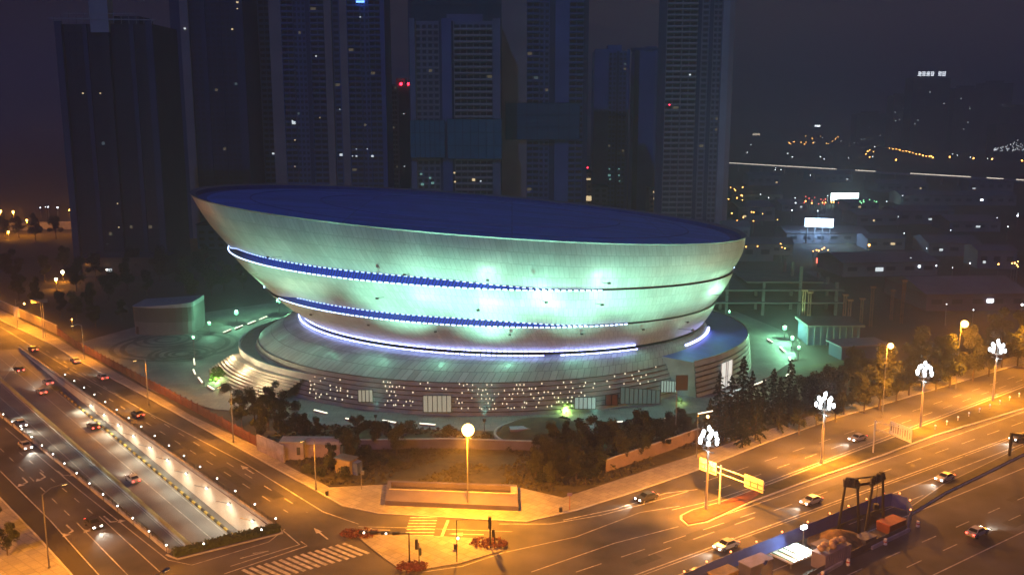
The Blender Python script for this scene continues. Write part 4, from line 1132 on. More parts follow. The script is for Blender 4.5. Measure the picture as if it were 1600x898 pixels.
for px, py, lab in ((712, 858, 'dark litter bin on the island pavement'), (511, 774, 'dark litter bin on the corner pavement'), (876, 800, 'small green bin by the avenue kerb')):
    b = at(px, py); o = thing('litter_bin', lab, 'bin', b); MB().tube((b.x, b.y, .15), (b.x, b.y, .95), .3, .34, 10).build('body', M_dark if '511' else M_dark, o); MB().tube((b.x, b.y, .96), (b.x, b.y, 1.1), .36, .2, 10).build('lid', M_steel, o)
b = at(890, 797); o = thing('bus_stop_sign', 'thin reddish stop post by the avenue kerb', 'sign', b); MB().tube(b, (b.x, b.y, 3.2), .07, .07, 6).build('post', mat('post_red', (.3, .08, .05), .6), o); MB().box((b.x, b.y, 3.0), (.9, .12, .6)).build('plate', mat('plate_violet', (.25, .2, .35), .6), o)
b = at(559, 745); o = thing('signal_post', 'slim pale post with a small box at the corner pavement', 'post', at(565, 765)); b = at(565, 765); MB().tube(b, (b.x, b.y, height_over(b, 728)), .09, .07, 6).build('post', M_steel, o); MB().box((b.x + .3, b.y, 3.4), (.5, .4, .7)).build('box', M_steel, o)
# bollards along the far median
bl0 = thing('bollard', 'small white bollard along the right end of the median, one of an even row', 'bollard', (0, 0, 0), 'white bollards along the median')
MB().tube((0, 0, 0), (0, 0, .8), .12, .1, 8).build('post', M_white, bl0, local=True); MB().ball((0, 0, .9), .2, 8, 6).build('cap', glow('bollard_cap', (.95, .85, .9), .7), bl0, local=True)
bpy.context.view_layer.update(); note_tree(bl0)
for k in range(9):
    q = at(1461, 672).lerp(at(1592, 621), k / 8)
    if k == 0: bl0.location = (q.x, q.y, .2)
    else: dup(bl0, (q.x, q.y, .2))

# ------------------------------------------------------------------ trees
def leaf_mat(name, col):
    m = mat(name, col, .8, vary=.5, scale=.35, detail=6, spec=.25)
    return m
M_leaf = [leaf_mat('leaf_a', (.045, .055, .018)), leaf_mat('leaf_b', (.07, .075, .022)), leaf_mat('leaf_dark', (.022, .032, .016))]
def quad(mb, c, s, rnd, flat=0.):
    u = Vector((rnd.gauss(0, 1), rnd.gauss(0, 1), rnd.gauss(0, 1) * (1 - flat))).normalized(); v = u.orthogonal().normalized()
    v.rotate(Matrix.Rotation(rnd.uniform(0, 6.28), 3, u)); w_ = u.cross(v); 
    mb.add([c - u * s, c + w_ * s * .55, c + u * s, c - w_ * s * .55], [(0, 1, 2, 3)])
def broadleaf(seed, h, cw, m, n=3800, gap=.0):
    rnd = random.Random(seed); o = thing('broadleaf_tree', 'x', 'tree', (0, 0, 0), 'broadleaf trees')
    th = h * .36; tk = MB(); lean = Vector((rnd.uniform(-.3, .3), rnd.uniform(-.3, .3), 0))
    tk.tube((0, 0, 0), Vector((0, 0, th)) + lean * .5, h * .016 + .05, h * .011 + .02, 8)
    cl = []
    for k in range(14):
        a = rnd.uniform(0, 6.28); r = cw * rnd.uniform(.1, .78); z = h * rnd.uniform(.30, .92)
        r *= 1 - .5 * max(0, (z / h - .7)) / .3
        c = Vector((r * math.cos(a), r * math.sin(a), z)) + lean; cl.append((c, cw * rnd.uniform(.26, .48)))
        if k < 7: tk.tube(Vector((0, 0, th * rnd.uniform(.75, 1))) + lean * .45, c, h * .007, .03, 5)
    tk.build('trunk', M_bark, o, local=True)
    lf = MB()
    for i in range(n):
        c, r = rnd.choice(cl); d = Vector((rnd.gauss(0, 1), rnd.gauss(0, 1), rnd.gauss(0, .8))).normalized() * r * (rnd.random() ** .4)
        quad(lf, c + d, rnd.uniform(.15, .33) * (h / 11) ** .5, rnd)
    lf.build('crown', m, o, local=True); return o
def cedar(seed, h, cw, m, n=2300):
    rnd = random.Random(seed); o = thing('cedar_tree', 'x', 'tree', (0, 0, 0), 'cedar trees')
    MB().tube((0, 0, 0), (0, 0, h * .97), h * .014 + .05, .03, 8).build('trunk', M_bark, o, local=True)
    lf = MB(); nb = int(h * 5)
    for k in range(nb):
        t = (k + rnd.random()) / nb; z = h * (.10 + .88 * t); L = cw * (1 - t) ** .8 * rnd.uniform(.65, 1.1) + .15; a = k * 2.4 + rnd.uniform(-.3, .3)
        for j in range(max(3, int(n / nb * (1.6 - 1.2 * t)))):
            u = rnd.random() ** .7; c = Vector((math.cos(a) * L * u, math.sin(a) * L * u, z - .28 * L * u * u + rnd.gauss(0, .12)))
            c += Vector((-math.sin(a), math.cos(a), 0)) * rnd.gauss(0, .22) * L * .5 * (1.1 - u)
            quad(lf, c, rnd.uniform(.14, .3), rnd, .75)
    lf.build('crown', m, o, local=True); return o
def bush(seed, h, cw, m, n=700):
    rnd = random.Random(seed); o = thing('bush', 'x', 'bush', (0, 0, 0), 'bushes')
    tk = MB(); lf = MB()
    for k in range(5):
        a = rnd.uniform(0, 6.28); tk.tube((0, 0, 0), (cw * .5 * math.cos(a), cw * .5 * math.sin(a), h * .6), .05, .02, 5)
    for i in range(n):
        a = rnd.uniform(0, 6.28); r = cw * math.sqrt(rnd.random()) * (.8 + .3 * math.sin(3 * a + seed)); z = h * rnd.random() * math.sqrt(max(.05, 1 - (r / (cw * 1.15)) ** 2))
        quad(lf, Vector((r * math.cos(a), r * math.sin(a), z + .1)), rnd.uniform(.15, .3), rnd)
    tk.build('stems', M_bark, o, local=True); lf.build('foliage', m, o, local=True); return o
protoB = [broadleaf(11, 11, 3.6, M_leaf[0]), broadleaf(12, 12, 4.1, M_leaf[1], 4200), broadleaf(13, 10, 3.2, M_leaf[2]), broadleaf(14, 13, 3.9, M_leaf[0], 4200)]
protoC = [cedar(21, 13, 3.3, M_leaf[2], 2800), cedar(22, 11, 2.9, M_leaf[2])]
protoS = [bush(31, 2.6, 1.9, M_leaf[0]), bush(32, 2.0, 2.2, M_leaf[2])]
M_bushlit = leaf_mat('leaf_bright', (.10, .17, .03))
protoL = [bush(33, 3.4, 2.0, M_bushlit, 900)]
bpy.context.view_layer.update()
for p in protoB + protoC + protoS + protoL: note_tree(p)
used_p = set()
def plant(proto, px, py, label, s=1., group=None, base=None):
    b = base if base is not None else at(px, py); rz = random.uniform(0, 6.28)
    if proto.name not in used_p:
        used_p.add(proto.name); o = proto; o.location = (b.x, b.y, .08); o.rotation_euler.z = rz; o.scale = (s,) * 3; o['label'] = label
    else: o = dup(proto, (b.x, b.y, .08), rz, label, s)
    if group: o['group'] = group
    return o
# cedars left of the avenue, in front of the right forecourt
CED = [(1122, 668, 1.0), (1140, 672, 1.15), (1158, 660, 1.2), (1150, 685, .95), (1172, 672, 1.05), (1190, 665, 1.0), (1180, 688, .9), (1206, 655, 1.1), (1216, 672, .95), (1131, 690, .8), (1232, 650, 1.05), (1240, 666, .9), (1108, 690, .75), (1160, 700, .8)]
LC = ['dark cedar farthest towards the lit entrance', 'tall spiky cedar in front of the lit entrance', 'tallest spiky cedar rising before the right forecourt']
for i, (px, py, s) in enumerate(CED):
    plant(protoC[i % 2], px, py, LC[i] if i < 3 else 'dark cedar in the dense clump beside the avenue', s, 'dark cedars by the avenue')
# row along the avenue
AV = [(1262, 646, 1.), (1282, 652, .9), (1300, 638, 1.05), (1318, 648, .85), (1340, 628, 1.1), (1420, 618, 1.0), (1440, 606, 1.1), (1462, 612, .9), (1400, 630, .85), (1545, 588, .95), (1565, 575, 1.05), (1590, 572, .9), (1275, 668, .7), (1350, 645, .8), (1248, 680, .8), (1305, 660, .75),
      (1330, 612, 1.1), (1430, 590, 1.1), (1470, 580, 1.), (1560, 552, 1.1), (1600, 545, 1.2), (1620, 560, 1.)]
for i, (px, py, s) in enumerate(AV): plant(protoB[i % 4], px, py, 'dark broadleaf tree in the row behind the avenue pavement', s, 'broadleaf trees behind the avenue pavement')
plant(protoB[1], 1374, 640, 'broadleaf tree lit bright orange by the lamp in its crown', 1.28)
plant(protoB[3], 1484, 606, 'tall broadleaf tree lit orange, left one of the pair under the glaring lamp', 1.12)
plant(protoB[1], 1520, 596, 'broad broadleaf tree lit orange, right one of the pair under the glaring lamp', 1.22)
plant(protoB[2], 1266, 650, 'slim tree with an orange lit top between cedars and magnolia lamp', .95)
# trees on the lawn between podium and corner
LW = [(845, 722, .7), (868, 716, .75), (892, 722, .8), (918, 716, .85), (940, 722, .8), (962, 712, .75), (985, 712, .8), (1004, 704, .85), (1025, 700, .75), (900, 750, .7), (930, 742, .7), (870, 748, .65), (1045, 692, .8), (838, 746, .6), (955, 694, .6), (1010, 686, .6), (1070, 690, .7), (856, 736, .7), (880, 734, .75), (905, 734, .8), (950, 708, .8), (972, 724, .7), (1000, 718, .7), (930, 704, .75), (1035, 706, .7), (995, 696, .75), (1060, 680, .7), (884, 700, .6), (915, 758, .6), (860, 760, .5)]
for i, (px, py, s) in enumerate(LW): plant(protoB[(i * 3 + 2) % 4], px, py, 'small dark tree on the lawn in front of the glazed doors', s * .84, 'small dark trees on the lawn before the glazed doors')
LF = [(398, 660, .7), (420, 672, .8), (446, 690, .75), (470, 694, .7), (408, 690, .6), (378, 668, .75), (430, 652, .7), (530, 712, .6), (548, 726, .65), (490, 690, .55), (515, 738, .5), (590, 700, .6), (620, 712, .6), (560, 690, .6)]
for i, (px, py, s) in enumerate(LF): plant(protoB[(i * 3 + 1) % 4], px, py, 'small dark tree in the garden beside the left pavement', s, 'small dark trees in the garden by the left pavement')
for i, (px, py, s) in enumerate([(352, 612, 1.), (372, 618, .9), (386, 606, .9), (410, 618, 1.1), (440, 622, 1.1), (425, 634, 1.2), (462, 640, 1.), (600, 672, 1.2), (640, 674, 1.2), (575, 668, 1.), (700, 680, 1.1), (880, 662, 1.), (905, 668, 1.), (985, 668, 1.1), (1010, 664, 1.), (1030, 668, 1.1), (835, 735, 1.3), (850, 752, 1.2), (888, 742, 1.3), (920, 744, 1.2), (945, 732, 1.3), (975, 716, 1.3), (1012, 700, 1.2), (1048, 686, 1.2), (1075, 676, 1.1), (520, 728, 1.2), (538, 745, 1.), (500, 742, .9), (480, 738, .8), (585, 722, 1.1), (615, 728, 1.), (570, 712, 1.3), (650, 716, 1.), (690, 690, 1.), (760, 692, 1.1), (800, 700, 1.)]):
    plant(protoS[i % 2], px, py, 'low dark shrub along the edge of the forecourt', s * .8, 'low dark shrubs along the forecourt')
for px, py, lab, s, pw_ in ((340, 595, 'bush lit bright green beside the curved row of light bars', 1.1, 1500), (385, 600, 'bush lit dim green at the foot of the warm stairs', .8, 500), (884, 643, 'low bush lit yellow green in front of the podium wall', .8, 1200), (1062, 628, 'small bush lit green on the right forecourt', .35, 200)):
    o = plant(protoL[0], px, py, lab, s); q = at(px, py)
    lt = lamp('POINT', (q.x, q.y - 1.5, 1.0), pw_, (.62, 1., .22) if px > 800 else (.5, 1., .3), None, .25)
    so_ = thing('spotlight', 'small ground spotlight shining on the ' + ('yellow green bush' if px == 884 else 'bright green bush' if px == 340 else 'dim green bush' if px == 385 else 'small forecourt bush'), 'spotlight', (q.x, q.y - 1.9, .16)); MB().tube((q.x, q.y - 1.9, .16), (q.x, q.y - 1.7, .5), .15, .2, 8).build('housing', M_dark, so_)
# upper left dark trees, lower left shrub
UL = [(30, 470, 1.), (60, 480, .9), (95, 495, .9), (120, 500, .8), (150, 512, .75), (20, 440, 1.1), (70, 440, 1.1), (120, 455, 1.1), (170, 470, 1.1), (200, 455, 1.1), (230, 462, 1.), (300, 470, .9), (330, 462, 1.), (290, 455, 1.1), (150, 440, 1.2), (250, 440, 1.2), (100, 425, 1.1), (350, 455, 1.), (190, 500, .7), (140, 485, .8), (30, 372, 1.2), (56, 376, 1.2), (88, 374, 1.3), (8, 374, 1.1), (380, 452, 1.), (320, 440, 1.2), (210, 430, 1.2)]
for i, (px, py, s) in enumerate(UL): plant(protoB[(i * 3) % 4], px, py, 'dark tree in the unlit grove beyond the west plaza', s, 'dark trees beyond the west plaza')
plant(protoB[0], 12, 868, 'thin leafed tree on the lower left pavement', .55); plant(protoB[1], -18, 842, 'tree at the lower left corner of the picture', .7)

# ------------------------------------------------------------------ towers
M_tow = {'grey': mat('tower_grey_cast', (.22, .235, .31), .85, vary=.15, scale=.08), 'brown': mat('tower_brown', (.40, .30, .25), .85, vary=.15, scale=.08), 'dark': mat('tower_dark', (.05, .052, .06), .85, vary=.2, scale=.08),
         'pale': mat('tower_pale', (.42, .40, .38), .85, vary=.15, scale=.08), 'blue': mat('tower_blue_cast', (.12, .165, .34), .8, vary=.15, scale=.08), 'deep': mat('tower_deep', (.05, .065, .12), .85, vary=.2, scale=.08)}  # grey and blue walls carry the bluish light cast in their colour
M_net = mat('safety_net', (.05, .22, .30), .9, vary=.15, scale=.15)
M_netdk = mat('safety_net_dark', (.03, .10, .11), .9, vary=.15, scale=.15)
M_tglass = mat('tower_glass', (.03, .035, .045), .35, vary=0)
M_tl_w = glow('tower_light_white', (.85, .95, 1.), 1.1, base=(.04, .045, .05), sample=False); M_tl_y = glow('tower_light_warm', (1., .75, .4), 1.1, base=(.04, .045, .05), sample=False); M_tl_t = glow('tower_light_teal', (.45, 1., .9), .35, base=(.04, .045, .05), sample=False)
M_tl_dim = glow('tower_light_dim', (1., .8, .5), .10, base=(.04, .045, .05), sample=False); M_tl_dim2 = glow('tower_light_dim_cool', (.6, .85, 1.), .09, base=(.04, .045, .05), sample=False)
M_beacon = glow('beacon_red', (1., .02, .05), 12., sample=False)
def pane_mesh(wd, hg):
    me = bpy.data.meshes.new('window'); x, z = wd / 2, hg / 2
    me.from_pydata([(-x, 0, -z), (x, 0, -z), (x, 0, z), (-x, 0, z), (-x, .3, -z), (x, .3, -z), (x, .3, z), (-x, .3, z)], [], [(0, 1, 2, 3), (4, 7, 6, 5), (0, 4, 5, 1), (3, 2, 6, 7), (0, 3, 7, 4), (1, 5, 6, 2)])
    return me
def tower(label, x0, x1, Y, ytop, strips, depth=22, wall='grey', floor_h=3.1, vis_y=310, top_z=None, rz=0., lit=(), net=None, seed=1, crown=None):
    """strips: (kind, share[, bays]) from left to right across the front; kinds pillar, wall, win, balc, recess (flat dark strip)"""
    rnd = random.Random(seed)
    zc = .983 * Y; X0 = (x0 - 800) / FPX * zc; X1 = (x1 - 800) / FPX * zc; W = X1 - X0; cx = (X0 + X1) / 2
    Htop = top_z if top_z else at_y(800, ytop, Y).z
    o = thing('tower', label, 'tower block', (cx, Y, 0), None, rz)
    tot = sum(s[1] for s in strips); xl = -W / 2
    body = MB(); body.box((0, depth / 2 + .6, Htop / 2), (W, depth, Htop)); body.box((W * .1, depth / 2, Htop + 2), (W * .4, depth * .5, 4)); body.build('wall', M_tow[wall], o, local=True)
    pil = {}; slabs = []; slab = MB(); wins = []; rail = MB(); nf = int(Htop / floor_h)
    for s in strips:
        kind, sh_ = s[0], s[1] / tot * W; xc = xl + sh_ / 2
        if kind.startswith('pillar'):
            mm = kind.split('_')[1] if '_' in kind else 'brown'
            pil.setdefault(mm, MB()).box((xc, -.15, Htop / 2 + .6), (sh_, 1.6, Htop + 1.2))
        elif kind == 'win':
            nb = s[2]
            for f in range(nf):
                for b_ in range(nb): wins.append((xl + sh_ * (b_ + .5) / nb, .5, (f + .55) * floor_h, sh_ / nb * .62))
            for f in range(nf): slab.box((xc, .45, f * floor_h + .12), (sh_, .5, .28))
            slab.box((xl + .1, .35, Htop / 2), (.2, .5, Htop)); slabs.append(slab); slab = MB()
        elif kind == 'balc':
            nb = s[2]
            for f in range(nf):
                slab.box((xc, -.2, f * floor_h + .1), (sh_ * .96, 1.7, .24)); slab.box((xc, -1.0, f * floor_h + .55), (sh_ * .96, .1, .75))
                for b_ in range(nb): wins.append((xl + sh_ * (b_ + .5) / nb, .5, (f + .58) * floor_h, sh_ / nb * .8))
            slab.box((xl + .12, -.2, Htop / 2), (.2, 1.6, Htop)); slabs.append(slab); slab = MB()
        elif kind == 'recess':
            pil.setdefault('deep', MB()).box((xc, .42, Htop / 2), (sh_, .5, Htop))  # flat strip whose dark colour stands for the shade of a recess
        xl += sh_
    for mm, p in pil.items(): p.build('pillar', M_tow[mm], o, local=True)
    for slab in slabs: slab.build('floor_slabs', M_tow['pale' if wall in ('grey', 'pale') else wall], o, local=True)
    # windows: the hundred that show largest are parts, the rest one mass
    zv0 = at_y(800, vis_y, Y).z
    seen = [w_ for w_ in wins if w_[2] > zv0]; seen.sort(key=lambda w_: w_[2])
    hundred = seen[:100]; hs = set(hundred); mats = {}
    if hundred:
        me = pane_mesh(1, floor_h * .52); me.materials.append(M_tglass)
        for i, w_ in enumerate(hundred):
            q = bpy.data.objects.new('window', me); COL.objects.link(q); q.location = w_[:3]; q.scale = (w_[3], 1, 1); q.parent = o
    rest = MB(); 
    for w_ in wins:
        if w_ not in hs and w_[2] < Htop - 1: rest.box((w_[0], w_[1] + .15, w_[2]), (w_[3], .3, floor_h * .52))
    if rest.v: q = rest.build('window_field', M_tglass, o, local=True); q['kind'] = 'stuff'
    up_ = [w_ for w_ in seen if w_[2] < at_y(800, 10, Y).z]
    for w_ in rnd.sample(up_, min(len(up_), 4 if wall != 'deep' else 3)):
        MB().box((w_[0], w_[1] - .1, w_[2]), (w_[3] * .9, .1, floor_h * .45)).build('lit_window', rnd.choice((M_tl_dim, M_tl_dim2, M_tl_dim)), o, local=True)
    for (px, py, m_, sz) in lit:
        p = at_y(px, py, Y - 1.0); MB().box((p.x - cx, -1.25, p.z), (sz * 1.3, .2, sz)).build('lit_window', m_, o, local=True)
    if net:
        for (nx0, nx1, y0, y1, m_) in net:
            a = at_y(nx0, y0, Y); b = at_y(nx1, y1, Y)
            nm = MB(); nm.box(((a.x + b.x) / 2 - cx, depth / 2 - .4, (a.z + b.z) / 2), (b.x - a.x, depth + 4.2, a.z - b.z)); 
            nm.build('safety_net', m_, o, local=True)
            fr = MB()
            for k in range(8):
                x = a.x - cx + (b.x - a.x) * k / 7; fr.tube((x, -2.65, b.z), (x, -2.65, a.z + 1.2), .12, .12, 4)
            for k in range(4):
                z = b.z + (a.z - b.z) * k / 3; fr.tube((a.x - cx, -2.65, z), (b.x - cx, -2.65, z), .1, .1, 4)
            fr.build('scaffold_pole', M_dark, o, local=True)
    return o, cx, Htop, W
# left tower under construction
T1, cx, H1, W1_ = tower('dark unfinished tower standing alone at the far left, a pale crane head on top', 97, 247, 430, 38, [('pillar_deep', 1), ('win', 3, 3), ('recess', .6), ('win', 2.4, 3), ('pillar_dark', 1), ('win', 3, 4), ('recess', .6), ('win', 2, 2), ('pillar_deep', 1)], depth=30, wall='dark', vis_y=390, seed=2,
      lit=[(130, 146, M_tl_y, .5), (157, 146, M_tl_y, .4), (184, 318, M_tl_y, .35), (186, 355, M_tl_y, .4)])
c_ = MB(); 
for k in range(14):
    x = -W1_ / 2 + W1_ * k / 13; c_.tube((x, -1, H1), (x, -1, H1 + 3.2 + (k % 3)), .14, .14, 4)
c_.tube((-W1_ / 2 - 2, -1, H1 + 2.4), (W1_ / 2 + 2, -1, H1 + 1.6), .3, .3, 4); c_.tube((-W1_ / 2 + 4, -1, H1 + 4.4), (W1_ / 2 - 6, -1, H1 + 4.2), .18, .18, 4)
c_.build('scaffold', M_tow['pale'], T1, local=True)
cr = MB(); x = -1.5
cr.box((x, 2, H1 + 4), (8, 6, 15)); cr.box((x, 2, H1 + 15), (6.0, 5, 12)); cr.build('hoist_tower', M_tow['pale'], T1, local=True)
G = 'cluster of tall unfinished towers behind the arena'
def grp(t): t[0]['group'] = G; return t
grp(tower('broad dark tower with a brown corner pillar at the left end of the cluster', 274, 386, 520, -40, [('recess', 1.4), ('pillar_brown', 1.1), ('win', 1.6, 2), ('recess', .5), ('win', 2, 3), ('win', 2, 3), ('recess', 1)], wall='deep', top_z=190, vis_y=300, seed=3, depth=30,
     lit=[(289, 45, M_tl_w, .8), (363, 46, M_tl_y, .7), (371, 4, M_tl_y, .8), (371, 14, M_tl_y, .5), (334, 384, M_tl_y, 1.4), (328, 384, M_tl_y, 1.4), (340, 384, M_tl_y, 1.4)]))
grp(tower('narrow pale slab with a dense window grid, greenish netting on its lower half', 384, 410, 600, 45, [('pillar_pale', .6), ('win', 3, 6), ('pillar_pale', .8)], wall='pale', vis_y=290, seed=4, depth=18, net=[(384.5, 409, 198, 292, mat('net_grey', (.22, .24, .22), .9, vary=.1))], lit=[(397, 157, M_tl_w, .4)]))
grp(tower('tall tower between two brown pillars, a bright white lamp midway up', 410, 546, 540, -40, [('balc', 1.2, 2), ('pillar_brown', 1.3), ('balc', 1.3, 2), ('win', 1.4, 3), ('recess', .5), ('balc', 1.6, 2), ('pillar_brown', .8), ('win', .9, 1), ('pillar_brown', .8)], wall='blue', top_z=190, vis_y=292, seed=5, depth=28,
     lit=[(459, 192, M_tl_w, 1.5), (457, 189, M_tl_w, .6), (494, 88, M_tl_w, .6), (427, 240, M_tl_w, .9), (533, 242, M_tl_w, 1.2), (461, 219, M_tl_y, .5), (500, 184, M_tl_y, .4), (461, 260, M_tl_y, .4), (531, 171, M_tl_w, .4)]))
bt = grp(tower('tall blue grey tower with a blue lamp at its very top', 546, 604, 540, -40, [('balc', 1.5, 2), ('win', 1, 2), ('balc', 1.3, 2), ('pillar_blue', .5)], wall='blue', top_z=160, vis_y=294, seed=6, depth=26,
     lit=[(563, 27, M_tl_w, .5), (582, 244, M_tl_w, 1.), (557, 244, M_tl_w, .7), (574, 233, M_tl_w, .4), (557, 233, M_tl_w, .4), (551, 244, M_tl_w, .4)]))
q = at_y(563, 3, 538); MB().box((q.x - bt[1], -2.2, q.z), (4.4, .6, 1.0)).build('blue_lamp', glow('lamp_deep_blue', (.10, .25, 1.), 6.), bt[0], local=True)
sp = grp(tower('slender low tower carrying two red warning lamps', 604, 640, 620, 92, [('win', 1.6, 4), ('pillar_grey', .3), ('recess', 1.6)], wall='grey', vis_y=296, seed=7, depth=18, top_z=at_y(800, 132, 620).z, lit=[(631, 178, M_tl_w, .5), (632, 260, M_tl_w, .5)]))
for px in (626.5, 638.5):
    q = at_y(px, 133, 619); MB().ball((q.x - sp[1], -1, q.z + .6), .95, 8, 6).build('warning_lamp', M_beacon, sp[0], local=True)
grp(tower('wide tower with a pale frame of windows and a broad teal net band', 642, 782, 500, 33, [('pillar_grey', .5), ('win', 2.2, 4), ('recess', .25), ('pillar_blue', .9), ('recess', .2), ('balc', 3.6, 6), ('pillar_grey', .7)], wall='grey', vis_y=300, seed=8, depth=30,
     net=[(641, 696, 188, 246, M_net), (699, 784, 186, 248, M_net)],
     lit=[(710, 270, M_tl_y, .7), (711, 284, M_tl_y, .7), (740, 281, M_tl_y, 1.2), (751, 283, M_tl_w, .6), (672, 278, M_tl_t, .9), (660, 288, M_tl_t, 1.2), (676, 286, M_tl_t, 1.1), (658, 272, M_tl_t, .9)]))
grp(tower('dark netted tower top rising behind the framed tower', 640, 786, 540, -60, [('recess', 1)], wall='deep', top_z=150, seed=9, depth=20, net=[(642, 784, -40, 34, M_netdk)]))
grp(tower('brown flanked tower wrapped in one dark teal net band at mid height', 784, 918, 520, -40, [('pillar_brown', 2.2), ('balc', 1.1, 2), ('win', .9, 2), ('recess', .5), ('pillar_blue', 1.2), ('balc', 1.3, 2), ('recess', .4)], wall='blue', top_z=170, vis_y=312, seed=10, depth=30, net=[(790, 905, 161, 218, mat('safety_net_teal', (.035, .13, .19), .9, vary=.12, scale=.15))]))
grp(tower('shorter blue tower with teal lit windows near its foot', 928, 982, 640, 80, [('pillar_blue', 1.8), ('win', 1., 2), ('recess', .3), ('win', 1., 2), ('pillar_blue', .3)], wall='blue', vis_y=322, seed=11, depth=20, lit=[(952, 274, M_tl_t, 1.4), (952, 264, M_tl_t, .8), (953, 280, M_tl_t, .9), (967, 274, M_tl_t, .9), (967, 264, M_tl_t, .8), (968, 283, M_tl_t, .7)]))
s2_ = grp(tower('shorter plain tower with a round collar at its top', 990, 1034, 660, 82, [('pillar_dark', .6), ('pillar_blue', 2), ('pillar_grey', 1)], wall='blue', vis_y=330, seed=12, depth=18))
MB().tube((0, 9, s2_[2] + .5), (0, 9, s2_[2] + 3.), 10.5, 11.5, 20).build('collar', M_tow['blue'], s2_[0], local=True)
grp(tower('tallest pale right hand tower with regular balconies, standing at the end of the cluster', 1038, 1142, 560, -40, [('balc', 1.6, 2), ('balc', 1.6, 2), ('recess', .4), ('win', .8, 1), ('recess', .4), ('win', .9, 2), ('pillar_pale', .7), ('pillar_brown', .5)], wall='grey', top_z=190, vis_y=345, seed=13, depth=30,
     lit=[(1078, 117, M_tl_w, .8), (1046, 164, M_beacon, .5)]))
# lower blocks glimpsed between the towers
def block(label, x0, x1, Y, y_top, wall, lits=(), name='low_block'):
    zc = .983 * Y; X0 = (x0 - 800) / FPX * zc; X1 = (x1 - 800) / FPX * zc; z = at_y(800, y_top, Y).z
    o = thing(name, label, 'building', ((X0 + X1) / 2, Y, 0))
    MB().box((0, 8, z / 2), (X1 - X0, 16, z)).build('wall', M_tow[wall], o, local=True)
    MB().box((0, 8, z + .35), (X1 - X0 + .8, 16.8, .7)).build('roof', M_tow['dark'], o, local=True)
    w_ = MB(); nb = max(2, int((X1 - X0) / 4))
    for f in range(int(z / 3.3)):
        for b_ in range(nb): MB().box((-(X1 - X0) / 2 + (X1 - X0) * (b_ + .5) / nb, -.04, f * 3.3 + 1.8), ((X1 - X0) / nb * .55, .12, 1.5)).build('window', M_tglass, o, local=True)
    for (px, py, m_, sx, sz) in lits:
        p = at_y(px, py, Y); MB().box((p.x - (X0 + X1) / 2, -.25, p.z), (sx, .2, sz)).build('lit_window', m_, o, local=True)
    return o
block('low block with one warm lit window left of the bowl', 296, 356, 480, 352, 'blue')
block('pale low block between the arena roof and the blue tower', 918, 952, 610, 293, 'grey')
block('low block with orange lit storeys between two towers', 912, 926, 600, 270, 'brown', [(919, 310, M_tl_y, 4, 3), (919, 280, M_tl_y, 3, 1), (918, 262, M_beacon, .8, .8)])
block('orange lit shopfronts beside the tallest right hand tower', 1018, 1036, 640, 296, 'brown', [(1026, 300, M_tl_y, 5, 1.), (1026, 310, M_tl_y, 4, 1.4), (1027, 322, M_tl_y, 4, 3.), (1026, 333, M_tl_y, 5, 1.)])
block('pale lamp lit block in the gap beside the lone dark tower', 254, 284, 620, 238, 'pale', [(266, 238, M_tl_w, 8, .7)])
block('row of lit shops under the lone dark tower gap', 256, 290, 560, 331, 'brown', [(272, 331, M_tl_y, 12, .6), (279, 362, glow('shop_red', (1., .4, .2), .25), 8, 5)])
block('low dark works building at the far left of the grove', 108, 240, 400, 405, 'dark', [(171, 422, M_tl_w, 2.2, 1.2)])

# far left lit street with its wall
simple_wall('boundary_wall', 'long pale wall lit orange at the far left horizon street', [at(-60, 362), at(115, 358)], 4.5, .6, M_conc)
def far_lamp(px, py, base_py, label, r=.5, power=0, m=None, group='far street lamps'):
    b = at(px, base_py); h = max(4., height_over(b, py)); o = thing('street_lamp', label, 'street lamp', (b.x, b.y, 0), group)
    MB().tube((b.x, b.y, 0), (b.x, b.y, h), .12, .09, 5).build('pole', M_steel, o); MB().ball((b.x, b.y, h), r, 7, 5).build('globe', m or M_sodium_far, o)
    if power: lamp('POINT', (b.x, b.y - .3, h - .3 - r), power * .6, SODIUM, o, .3)
    return o
for px, py, bp, lab, r, pw_ in ((24, 331, 367, 'tall orange lamp over the lit wall at the far left', .7, 24000), (44, 344, 368, 'shorter orange lamp over the lit wall at the far left', .6, 16000), (113, 328, 366, 'orange lamp beside the lone dark tower', .7, 22000),
                                (14, 363, 374, 'low bright lamp at the foot of the far left wall', .7, 5000), (262, 336, 366, 'orange lamp in the gap right of the lone dark tower', .6, 9000), (4, 330, 366, 'orange lamp at the very left edge before the lit wall', .8, 14000),
                                (99, 425, 440, 'warm glaring lamp in the grove, upper one of two', .7, 9000), (89, 441, 452, 'warm glaring lamp in the grove, lower one of two', .6, 5000), (168, 423, 436, 'small white lamp in the grove', .35, 0), (114, 508, 518, 'faint orange bulb at the fence end', .22, 300)):
    far_lamp(px, py, bp, lab, r, pw_, glow('lamp_warm_far', (1., .82, .5), 14.) if px in (99, 89) else M_lamp_white if px == 168 else None)

